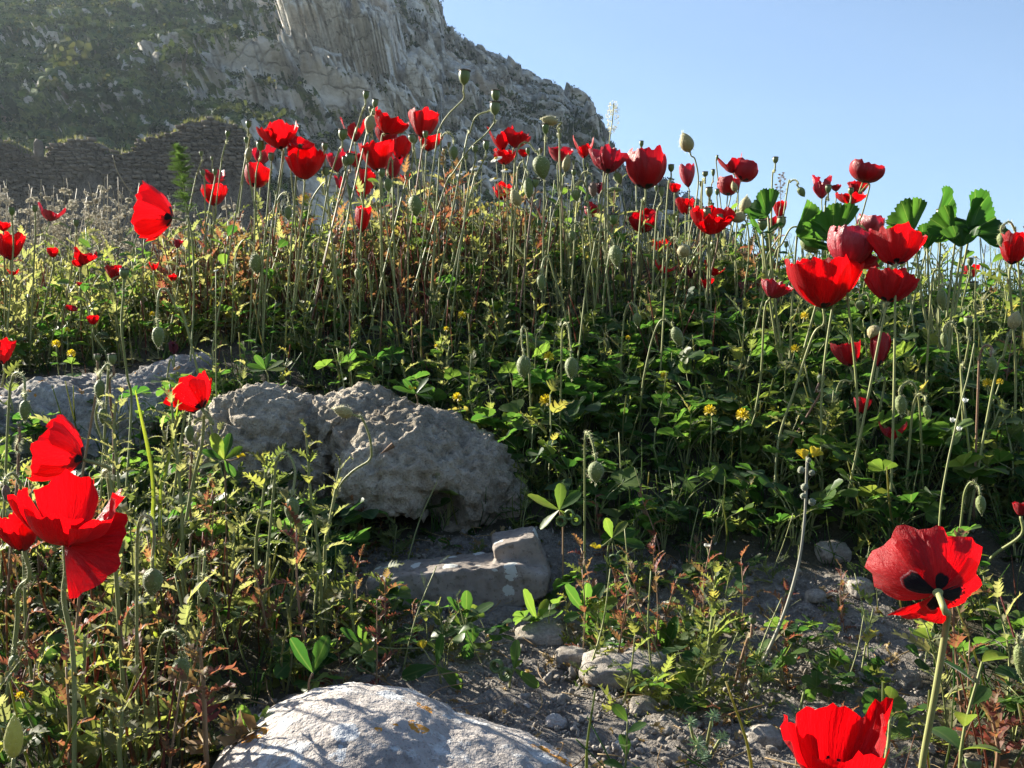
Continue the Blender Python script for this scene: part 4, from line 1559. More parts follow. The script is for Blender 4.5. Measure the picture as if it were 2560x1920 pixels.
CH = {
    'poppy': [proto_leafy('m', 'poppy', rp.uniform(.04, .13), n, base=4) for n in (7, 8, 9)],
    'grey': [proto_leafy('m', 'grey', rp.uniform(.07, .15), n, (.4, 1.3), base=2) for n in (10, 11, 12)],
    'red': [proto_leafy('m', 'red', rp.uniform(.08, .16), n, (.8, 1.35), 'red_stem', base=2) for n in (10, 11)],
    'clover': [proto_trefoil('m', 'clover', n, seg=1) for n in (6, 7, 8)],
    'medick': [proto_trefoil('m', 'medick', n, (.03, .06), (.8, 1.2), 1.1, 1) for n in (5, 6)],
    'oval': [proto_leafy('m', 'oval', rp.uniform(.05, .13), n, (.2, 1.0), base=1, ls=(.8, 1.3)) for n in (11, 13)],
    'feather': [proto_leafy('m', 'feather', rp.uniform(.10, .17), n, (.5, 1.3), base=1) for n in (6, 7)],
}
PG = {k: [as_geo(r).arrays() for r in v] for k, v in CH.items()}
for v in CH.values():
    for r in v:
        for ch in list(r.children):
            bpy.data.objects.remove(ch)
        bpy.data.objects.remove(r)
LEAFM.update(full)


# ------------------------------------------------------------------ where plants grow
ROCKS = [(-.17, 1.55, .16, .13), (-.38, 1.58, .15, .12), (-.06, 1.50, .07, .07), (-.76, 1.80, .22, .16), (-.92, 1.78, .2, .16), (-.58, 1.93, .1, .1),
         (-.03, 1.27, .12, .07), (-.10, .80, .17, .15)]


def blocked(x, y):
    m = np.zeros(len(x), bool)
    for a, b, rx, ry in ROCKS:
        m |= ((x - a) / rx) ** 2 + ((y - b) / ry) ** 2 < 1
    return m


def places(n, ylo=.74, yhi=2.75, dens=None, seed=0):
    rg = np.random.default_rng(seed)
    X, Y, Z = [], [], []
    while len(X) < n:
        y = rg.uniform(ylo, yhi, n * 3)
        x = rg.uniform(-1, 1, n * 3) * (.535 * y + .05)
        z = ground(x, y)
        px, py = proj(x, y, z)
        ok = (bare(x, y) < .5) & ~blocked(x, y)
        w = np.ones(len(x)) if dens is None else dens(x, y, px, py)
        ok &= rg.uniform(0, 1, len(x)) < w
        X += list(x[ok])
        Y += list(y[ok])
        Z += list(z[ok])
    return np.array(X[:n]), np.array(Y[:n]), np.array(Z[:n])


def blotch(x, y, s, f=2.2):
    return vnoise(np.stack([x * f, y * f, x * 0], 1), s) * .5 + .5


LOW = lambda x, y, px, py: (px < 760) & (y < 1.45)
SLOPE = lambda x, y, px, py: (y > 1.25) & (px > 950)
DENS = {
    'poppy': lambda x, y, px, py: np.where(LOW(x, y, px, py), 1.0, np.where(SLOPE(x, y, px, py) & (y < 1.9), .8, .35)),
    'grey': lambda x, y, px, py: np.where(y > 2.0, 1.0, np.where(y > 1.75, .7, np.where(LOW(x, y, px, py), .6, .3))) * np.where(px < 1650, 1, .45),
    'red': lambda x, y, px, py: np.where((px > 420) & (px < 1350) & (y > 1.85), 1.0, np.where((px < 640) & (y < 1.3), .55, np.where(y < 1.6, .3, .10))) * sstep(.3, .6, blotch(x, y, 4)),
    'clover': lambda x, y, px, py: np.where((y > 1.28) & (y < 2.1), 1.0, .22) * np.where((px > 1000), 1, .6),
    'medick': lambda x, y, px, py: np.where((y > 1.28) & (y < 2.0), 1.0, .15),
    'oval': lambda x, y, px, py: np.where(y > 1.28, .9, .15),
    'feather': lambda x, y, px, py: np.where(y > 2.0, 1.0, np.where((y > 1.3), .5, .1)) * np.where(px > 1500, 1, .7),
}
LABEL = {
    'poppy': ('flowerless poppy plant', 'poppy plant', 'flowerless poppy plants'),
    'grey': ('grey green jagged plant', 'wild plant', 'grey green jagged plants'),
    'red': ('red leaved jagged plant', 'wild plant', 'red leaved plants'),
    'clover': ('round leaved clover', 'clover', 'round leaved clovers'),
    'medick': ('tooth leaved medick', 'medick', 'tooth leaved medicks'),
    'oval': ('smooth oval leaved plant', 'wild plant', 'oval leaved plants'),
    'feather': ('feathery green plant', 'wild plant', 'feathery plants'),
}
HT = {k: max(float(v_[0][:, 2].max()) for v_ in PG[k]) for k in PG}
NIND = {'poppy': 270, 'grey': 220, 'red': 130, 'clover': 230, 'medick': 180, 'oval': 180, 'feather': 100}
NSTUFF = {'poppy': 560, 'grey': 470, 'red': 330, 'clover': 1050, 'medick': 520, 'oval': 700, 'feather': 200}
STUFFNAME = {'poppy': ('poppy_undergrowth', 'low mass of lobed leaves between the meadow plants'),
             'grey': ('grey_undergrowth', 'tangle of narrow grey green leaves filling the mound'),
             'red': ('red_undergrowth', 'tangle of small reddened leaves low in the meadow'),
             'clover': ('clover_ground_cover', 'carpet of tiny clover leaves covering the slope'),
             'medick': ('medick_ground_cover', 'carpet of small toothed leaves covering the slope'),
             'oval': ('leafy_undergrowth', 'mass of small oval leaves low on the slope'),
             'feather': ('feathery_undergrowth', 'mass of fine feathery leaves low on the slope')}
LMAT = {'poppy': 'poppy_leaf', 'grey': 'grey_leaf', 'red': 'red_leaf', 'clover': 'clover_leaf', 'medick': 'clover_leaf', 'oval': 'clover_leaf', 'feather': 'fine_leaf'}


def zone(px, py, y):
    if px < 760 and y < 1.45:
        return 'in the leafy lower corner round the biggest poppy', 'lower corner'
    if y > 2.25:
        return ('on the crowded crest', 'crest') if px > 420 else ('on the sunny edge before the dry tufts', 'sunny edge')
    if px < 480:
        return 'on the sunny slope above the grey boulder', 'slope above the grey boulder'
    if px < 1150:
        return 'on the sunlit slope above the big boulder', 'slope above the big boulder'
    if px < 1750:
        return 'on the slope right of the big boulder', 'slope beside the big boulder'
    return 'on the shaded slope under the mallows', 'shaded slope'


for ki, key in enumerate(PR):
    lab0, cat, grp0 = LABEL[key]
    X, Y, Z = places(NIND[key], dens=DENS[key], seed=100 + ki)
    for i in range(NIND[key]):
        src = PR[key][i % len(PR[key])]
        s = rp.uniform(.75, 1.25)
        if Y[i] < 1.2:
            s *= .85
        if Y[i] > 2.0 and key in ('grey', 'feather', 'red', 'oval', 'poppy'):
            s *= 1.22 if X[i] < .6 else 1.0
        if 1.25 < Y[i] < 2.0 and key in ('grey', 'oval', 'red', 'feather'):
            s *= .72
        for _try in range(4):
            if hides_bloom(X[i], Y[i], Z[i] + HT[key] * s, .012):
                s *= .72
        mt = M4(X[i], Y[i], Z[i] - .003, rp.uniform(0, 6.28), s, rp.uniform(0, .3), rp.uniform(0, 6.28))
        pxx, pyy = proj(X[i], Y[i], Z[i])
        zl, zg = zone(pxx, pyy, Y[i])
        big_ = 'tall ' if s > 1.0 else 'small '
        lab, grp = big_ + lab0 + ' ' + zl, big_ + grp0 + ' on the ' + zg
        if i < len(PR[key]):
            src.matrix_world = mt
            o = src
        else:
            o = dup(src, mt)
        tag(o, lab, cat, grp)
    n = NSTUFF[key]
    X, Y, Z = places(n, dens=DENS[key], seed=300 + ki)
    # the same cover goes on at both sides of what the photograph shows
    ne = n // 4
    rg = np.random.default_rng(900 + ki)
    ye = rg.uniform(1.0, 2.75, ne)
    xe = np.where(rg.random(ne) < .7, .535 * ye + .05 + rg.uniform(0, .75, ne), -.535 * ye - .12 - rg.uniform(0, .6, ne))
    X, Y, Z = np.concatenate([X, xe]), np.concatenate([Y, ye]), np.concatenate([Z, ground(xe, ye)])
    n += ne
    Ms = np.zeros((n, 4, 4))
    for i in range(n):
        s = rp.uniform(.5, 1.05) * (1.3 if Y[i] > 2.0 and X[i] < .6 and key in ('grey', 'feather', 'red', 'oval', 'poppy') else 1.0)
        if 1.25 < Y[i] < 2.0 and key in ('grey', 'oval', 'red', 'feather'):
            s *= .7
        for _try in range(4):
            if hides_bloom(X[i], Y[i], Z[i] + HT[key] * s, .010):
                s *= .7
        Ms[i] = np.array(M4(X[i], Y[i], Z[i] - .006, rp.uniform(0, 6.28), s, rp.uniform(0, .45), rp.uniform(0, 6.28)))
    V, L, S, Cc, T = tiles(PG[key], RNG.integers(0, len(PG[key]), n), Ms, RNG.uniform(0, 1, n))
    nm, lb = STUFFNAME[key]
    o = link(nm, np_mesh(nm, V, L, S, M[LMAT[key]], Cc, T), kind='stuff')
    tag(o, lb, 'ground cover')

# thin bare stalks standing everywhere between the leaves
stk = []
for k in range(6):
    g = Geo()
    h = .16
    sp = spline([Vector((0, 0, 0)), Vector((rp.uniform(-.012, .012), rp.uniform(-.012, .012), h * .5)), Vector((rp.uniform(-.03, .03), rp.uniform(-.03, .03), h))], 4)
    g.add(*tube(sp, .0012, .0008, 4, False))
    hv, hf = hairs(sp, .001, .003, .004, rp, .00016)
    g.add(hv, hf)
    stk.append(g.arrays())
n = 220
X, Y, Z = places(n, ylo=1.9, yhi=2.8, dens=lambda x, y, px, py: np.where(y > 1.7, 1, .4), seed=501)
Ms = np.zeros((n, 4, 4))
for i in range(n):
    Ms[i] = np.array(M4(X[i], Y[i], Z[i], rp.uniform(0, 6.28), rp.uniform(.5, 1.15), rp.uniform(0, .3), rp.uniform(0, 6.28)))
pk = RNG.integers(0, 6, n)
V, L, S, Cc, T = tiles(stk, pk, Ms, RNG.uniform(0, 1, n))
o = link('flower_stalks', np_mesh('flower_stalks', V, L, S, M['stem'], Cc, T), kind='stuff')
tag(o, 'crowd of thin hairy stalks standing among the leaves of the mound', 'stalks')


# leafy shoots crowding the crest between the flower stalks
for nm, lb, keys, mt_, n, sd in (('crest_foliage', 'leafy grey green shoots crowding the crest between the flower stalks', ('grey', 'feather', 'grey', 'oval'), 'grey_leaf', 480, 777),
                                 ('reddened_crest_foliage', 'reddish brown leafy shoots low between the flower stalks of the crest', ('red', 'red', 'grey'), 'red_leaf', 300, 778)):
    X, Y, Z = places(n, ylo=1.78, yhi=2.7, dens=lambda x, y, px, py: np.where((px > 330) & (px < 1800), 1.0, .3), seed=sd)
    Ms = np.zeros((n, 4, 4))
    for i in range(n):
        s = rp.uniform(.9, 1.55) * (.85 if Y[i] < 2.0 else 1.0) * (.85 if mt_ == 'red_leaf' else 1.0)
        if X[i] > .45:
            s *= .75
        for _try in range(2):
            if hides_bloom(X[i], Y[i], Z[i] + HT['grey'] * s, .004):
                s *= .8
        Ms[i] = np.array(M4(X[i], Y[i], Z[i] - .006, rp.uniform(0, 6.28), s, rp.uniform(0, .35), rp.uniform(0, 6.28)))
    cg, pk = [], []
    for k_ in keys:
        cg.append(PG[k_][0])
    V, L, S, Cc, T = tiles(cg, RNG.integers(0, len(cg), n), Ms, RNG.uniform(0, 1, n))
    o = link(nm, np_mesh(nm, V, L, S, M[mt_], Cc, T), kind='stuff')
    tag(o, lb, 'foliage')


# ------------------------------------------------------------------ poppies
rf = random.Random(77)


def petal(az, phi0, phi1, W, Ls, ruf, rng, nu=13, nv=12, point=0.0, twist=0.0, notch=0.0, blo=.24, pw=.85, crease=0.0, spin=0.0):
    """one petal of a flower whose axis is z; angles in degrees from the axis"""
    g = Geo()
    az, p0, p1, W = R(az), R(phi0), R(phi1), R(W)
    ph1, ph2, ph3 = rng.uniform(0, 6.28), rng.uniform(0, 6.28), rng.uniform(0, 6.28)
    steps = 24
    rr, hh = [.03], [0.0]
    for k in range(steps):
        tt = (k + .5) / steps
        f = p0 + (p1 - p0) * tt ** pw
        rr.append(rr[-1] + math.sin(f) * Ls / steps)
        hh.append(hh[-1] + math.cos(f) * Ls / steps)
    V, C, Fs = [], [], []
    for j in range(nv + 1):
        t0 = j / nv
        for i in range(nu + 1):
            a = i / nu * 2 - 1
            edge = 1 - .20 * abs(a) ** 3 - point * .38 * abs(a) + .040 * math.sin(a * 7 + ph1) + .026 * math.sin(a * 15 + ph2) + .018 * math.sin(a * 31 + ph3) - notch * math.exp(-(a * 3.2) ** 2)
            t = t0 * edge
            s = t * steps
            k = min(int(s), steps - 1)
            f = s - k
            r = rr[k] + (rr[k + 1] - rr[k]) * f
            h = hh[k] + (hh[k + 1] - hh[k]) * f
            fi = p0 + (p1 - p0) * t ** pw
            wav = ruf * t ** 1.7 * (.55 * math.sin(a * 4.2 + ph1 + t * 2) + .35 * math.sin(a * 8.5 + ph2) + .22 * math.sin(a * 15 + ph3 + t * 7) + .10 * math.sin(a * 27 + ph1 + t * 13)) * Ls * .22
            wav += crease * (abs(((a * 3 + ph1) % 1.0) - .5) - .25) * t * Ls * .22
            wav += .05 * Ls * abs(a) ** 2.5 * t * math.sin(ph3)
            r2 = r + math.cos(fi) * wav
            h2 = h - math.sin(fi) * wav
            psi = a * W * (1 - point * .35 * t) + twist * t * t
            # widen the petal blade sideways so that it stays broad when it stands upright
            lat = r2 * math.sin(psi)
            fwd = r2 * math.cos(psi)
            if spin:
                cs, sn = math.cos(R(spin)), math.sin(R(spin))
                lat, h2 = lat * cs - h2 * sn, lat * sn + h2 * cs
            V.append((fwd * math.cos(az) - lat * math.sin(az), fwd * math.sin(az) + lat * math.cos(az), h2))
            C.append((a, t0, blo))
    for j in range(nv):
        for i in range(nu):
            q = j * (nu + 1) + i
            Fs.append((q, q + 1, q + nu + 2, q + nu + 1))
    g.add(V, Fs, C)
    return g


def style(kind, rng):
    """petal list for a kind of flower: az, phi0, phi1, W, length, ruffle, keywords"""
    u = rng.uniform
    if kind == 'cup':
        return [(a + u(-8, 8), 80, u(-6, 8), 66 if k % 2 else 74, (1 if k % 2 else 1.04) * u(.93, 1.05), u(.35, .65), {'crease': u(0, .3)}) for k, a in enumerate((20, 110, 200, 290))]
    if kind == 'bowl':
        return [(a + u(-8, 8), 84, u(20, 34), 66, u(.95, 1.06), u(.45, .8), {'crease': u(0, .35)}) for a in (15, 105, 195, 285)]
    if kind == 'globe':
        return [(a + u(-6, 6), 88, u(-32, -22), 70, u(1.0, 1.08), u(.3, .5), {'crease': u(.1, .35)}) for a in (0, 90, 180, 270)]
    if kind == 'tulip':
        return [(a + u(-8, 8), 52, u(-14, -6), 75, u(1.0, 1.12), u(.2, .45), {}) for a in (-60, 60, 180, 120)]
    if kind == 'bell':
        return [(a + u(-6, 6), 76, u(4, 14), 70, u(.92, 1.08), u(.3, .6), {}) for a in (0, 90, 180, 270)]
    if kind == 'vee':
        return [(180 + u(-12, 12), 62, u(10, 18), 46, u(1.0, 1.1), .25, {'point': .7}), (u(-12, 12), 62, u(10, 18), 46, u(1.0, 1.1), .25, {'point': .7}),
                (-80 + u(-15, 15), 70, u(12, 25), 55, .72, .3, {'point': .3}), (90, 70, 20, 55, .75, .3, {'point': .3})]
    if kind == 'spread':
        return [(a + u(-14, 14), u(60, 82), u(0, 48), 64, u(.9, 1.15), u(.5, .9), {'point': u(0, .3)}) for a in (5, 95, 185, 275)]
    if kind == 'crumple':
        return [(a + u(-18, 18), u(50, 80), u(-20, 22), 62, u(.75, 1.1), u(.9, 1.5), {'crease': u(.5, 1.1), 'point': u(0, .4)}) for a in (10, 100, 190, 280)]
    if kind == 'wilt':
        return [(a + u(-25, 25), u(30, 60), u(-35, 10), 50, u(.7, 1.2), u(.9, 1.6), {'crease': 1.2, 'point': u(.2, .7)}) for a in (30, 150, 260)]
    if kind == 'back':
        return [(172, 84, 16, 62, 1.30, .6, {'blo': .40, 'crease': .2}), (-95, 82, 18, 66, 1.12, .6, {'blo': .28}), (-8, 86, 28, 58, .95, .5, {'blo': .46}), (72, 84, 34, 40, 1.35, .5, {'blo': .34, 'point': .6, 'twist': .25})]
    if kind == 'big':
        return [(96, 66, -4, 64, 1.02, .3, {'blo': .12}), (176, 74, 2, 30, 1.0, .5, {'twist': .3, 'blo': .12}), (2, 84, 18, 62, 1.08, .7, {'crease': .35, 'blo': .12}),
                (-105, 80, 2, 88, .84, .22, {'blo': .12}), (-20, 84, 98, 56, .92, .3, {'blo': .12, 'spin': 48})]
    if kind == 'front':
        return [(178, 60, 22, 62, 1.02, .5, {'point': .35}), (8, 50, -12, 58, 1.22, .5, {'point': .55, 'crease': .4}), (-75, 60, 0, 74, .88, .35, {}), (95, 60, 0, 70, .95, .4, {})]
    raise ValueError(kind)


def stem_to_ground(top, axis, d, pts=None, lead=.03, lean=None):
    """points of a stalk from the flower foot down into the soil"""
    cp = [top, top - axis * lead]
    if pts:
        for k, (a, b) in enumerate(pts):
            cp.append(P(a, b, d + .012 * (k + 1)))
    last = cp[-1]
    bx = last.x + (rf.uniform(-.05, .05) if lean is None else lean)
    if pts and len(pts) > 1:
        pv = cp[-2]
        dz = max(.02, pv.z - last.z)
        bx = last.x + max(-.12, min(.12, (last.x - pv.x) / dz * max(0.0, last.z - g1(last.x, last.y)) * .6))
    by = d + rf.uniform(.0, .05)
    gz = g1(bx, by)
    if last.z - gz > .06 and not pts:
        m = last.lerp(Vector((bx, by, gz)), .5)
        cp.append(m + Vector((rf.uniform(-.014, .014), 0, 0)))
    if last.z < gz:
        gz = last.z - .03
    cp.append(Vector((bx, by, gz - .01)))
    return spline(cp, 7)


def add_stem(root, sp, r, d, mat='stem', hair=True):
    o0 = Vector(root.location)
    q = [p - o0 for p in sp]
    g = Geo()
    g.add(*tube(q, r, r * 1.08, 6 if d < 1.3 else 5))
    link('stem', geo_mesh('stem', g, M[mat]), root)
    if hair:
        g = Geo()
        g.add(*hairs(q, r, .0042 if d < 1.5 else .0035, .0011 if d < 1.3 else .0022, rf, 00.00020 if d < 1.3 else .00030))
        link('bristles', geo_mesh('bristles', g, M['hair'], smooth=False), root, kind='stuff')


def place_head(parts, px, py, w, h, d, Mo):
    """scale and shift so that the head covers w x h photograph pixels round px, py at depth d; returns matrix"""
    vs = np.array([Mo @ Vector(v) for g in parts for v in g.v])
    w0 = vs[:, 0].max() - vs[:, 0].min()
    h0 = vs[:, 2].max() - vs[:, 2].min()
    s = .5 * (w / w0 + h / h0) * d / F
    cx = (vs[:, 0].max() + vs[:, 0].min()) / 2 * s
    cz = (vs[:, 2].max() + vs[:, 2].min()) / 2 * s
    cyy = vs[:, 1].mean() * s
    c = P(px, py, d)
    return Matrix.Translation((c.x - cx, c.y - cyy, c.z - cz)) @ Matrix.Scale(s, 4) @ Mo, s


def poppy(px, py, w, h, tilt, face, kind, lab, mat='petal', pts=None, d=None, real=.072, roll=None, sm='stem'):
    rng = random.Random(px * 31 + py * 17)
    axis = Vector((math.sin(R(tilt)) * math.cos(R(face)), -math.sin(R(face)), math.cos(R(tilt)) * math.cos(R(face))))
    if 34 < w < 110 and py < 720:
        w, h = w * 1.10, h * 1.10
    det = 1 if w > 70 else 0
    pet = [petal(a, p0, p1, W_, L_, rf_, rng, 17 if w > 90 else 13 if det else 9, 14 if w > 90 else 11 if det else 7, **kw) for a, p0, p1, W_, L_, rf_, kw in style(kind, rng)]
    if kind in ('back', 'big', 'front', 'bell', 'vee'):
        roll = 0 if roll is None else R(roll)
    else:
        roll = rng.uniform(0, 6.28) if roll is None else R(roll)
    Mo = frame(axis, roll)
    if kind not in ('back', 'big', 'front') and abs(tilt) < 40:
        vs = np.array([Mo @ Vector(v) for g in pet for v in g.v])
        k = (h / w) / ((vs[:, 2].max() - vs[:, 2].min()) / (vs[:, 0].max() - vs[:, 0].min()))
        Mo = Mo @ Matrix.Diagonal((1, 1, min(1.6, max(.7, k ** 1.25)), 1))
    d = d or depth_for(px, py, w, real)
    Mh, s = place_head(pet, px, py, w, h, d, Mo)
    foot = Mh.translation.copy()
    sp = stem_to_ground(foot, axis, d, pts, lead=.022)
    root = thing('poppy', lab, 'poppy', sp[-1], None)
    o0 = Vector(root.location)
    T = Matrix.Translation(-o0) @ Mh
    for k, g in enumerate(pet):
        g.xf(T)
        link('petal', geo_mesh('petal', g, M[mat]), root)
    # seed head and the ring of black stamens inside
    if w > 42 and kind not in ('tulip', 'wilt'):
        g = Geo()
        g.add(*lathe([(.03, 0), (.11, .08), (.13, .22), (.10, .30), (.14, .31), (.13, .34), (.01, .36)], 8))
        if kind == 'big':
            g.v = [(x * .7, y * .7, z * .55) for x, y, z in g.v]
        link('seed_head', geo_mesh('seed_head', g.xf(T), M['pod']), root)
        g = Geo()
        for _ in range(46):
            a = rng.uniform(0, 6.28)
            e = rng.uniform(.5, 1.25)
            dd = Vector((math.cos(a) * math.cos(e), math.sin(a) * math.cos(e), math.sin(e)))
            q = dd * rng.uniform(.26, .40)
            sd = dd.cross(Vector((0, 0, 1))).normalized()
            g.add([dd * .08 - sd * .006, dd * .08 + sd * .006, q + sd * .006, q - sd * .006], [(0, 1, 2, 3)])
            g.add([q - sd * .02, q + sd * .02, q + sd * .02 + dd * .05, q - sd * .02 + dd * .05], [(0, 1, 2, 3)])
        link('stamens', geo_mesh('stamens', g.xf(T), M['stamen']), root, kind='stuff')
    if kind == 'back':
        g = Geo()
        g.add(*lathe([(.05, -.09), (.075, -.05), (.09, -.015), (.06, .01)], 10))
        link('receptacle', geo_mesh('receptacle', g.xf(T), M['stem']), root)
    add_stem(root, sp, (.0023 if kind == 'back' else .0018) if d < 1.3 else .0017, d, sm, kind != 'back')
    return root


for row in POPPIES:
    px, py, w, h, ti, fa, kd, lab, mt, pts = row[:10]
    poppy(px, py, w, h, ti, fa, kd, lab, mt, pts, row[10] if len(row) > 10 else None)


# ------------------------------------------------------------------ seed pods
def pod_geo(asp=1.12):
    g = Geo()
    g.add(*lathe([(.09, 0), (.12, .05), (.30, .22), (.43, .48), (.47, .75), (.45, .95), (.40, 1.04), (.41, 1.07)], 12))
    g.v = [(x, y, z * asp / 1.12) for x, y, z in g.v]
    c = Geo()
    top = 1.07 * asp / 1.12
    c.add(*lathe([(.40, top - .01), (.50, top + .01), (.50, top + .05), (.30, top + .10), (.05, top + .14)], 16, lambda w, t: .06 * math.sin(w * 8) * (t < .7)))
    for k in range(9):
        a = 2 * math.pi * k / 9
        d = Vector((math.cos(a), math.sin(a), 0))
        s = Vector((-math.sin(a), math.cos(a), 0)) * .035
        c.add([d * .06 - s + Vector((0, 0, top + .15)), d * .06 + s + Vector((0, 0, top + .15)), d * .47 + s + Vector((0, 0, top + .075)), d * .47 - s + Vector((0, 0, top + .075)),
               d * .06 + Vector((0, 0, top + .20)), d * .47 + Vector((0, 0, top + .11))], [(0, 1, 5, 4), (3, 0, 4, 5)][0:1] + [(1, 2, 5, 4), (0, 4, 5, 3)])
    return g, c


def seed_pod(px, py, w, h, tilt, lab, pts=None, d=None, sm='stem', face=4):
    axis = Vector((math.sin(R(tilt)) * math.cos(R(face)), -math.sin(R(face)), math.cos(R(tilt)) * math.cos(R(face))))
    g, c = pod_geo(1.12 * (h / w) / 1.22)
    d = d or depth_for(px, py, w, .0125, .12, .50)
    Mh, s = place_head([g, c], px, py, w, h, d, frame(axis, rf.uniform(0, 6.28)))
    sp = stem_to_ground(Mh.translation.copy(), axis, d, pts, lead=.012)
    root = thing('poppy_seed_pod', lab, 'seed pod', sp[-1])
    T = Matrix.Translation(-Vector(root.location)) @ Mh
    link('pod', geo_mesh('pod', g.xf(T), M['pod']), root)
    link('pod_cap', geo_mesh('pod_cap', c.xf(T), M['pod_cap']), root)
    add_stem(root, sp, .0016 if d > 1.2 else .0014, d, sm)
    return root


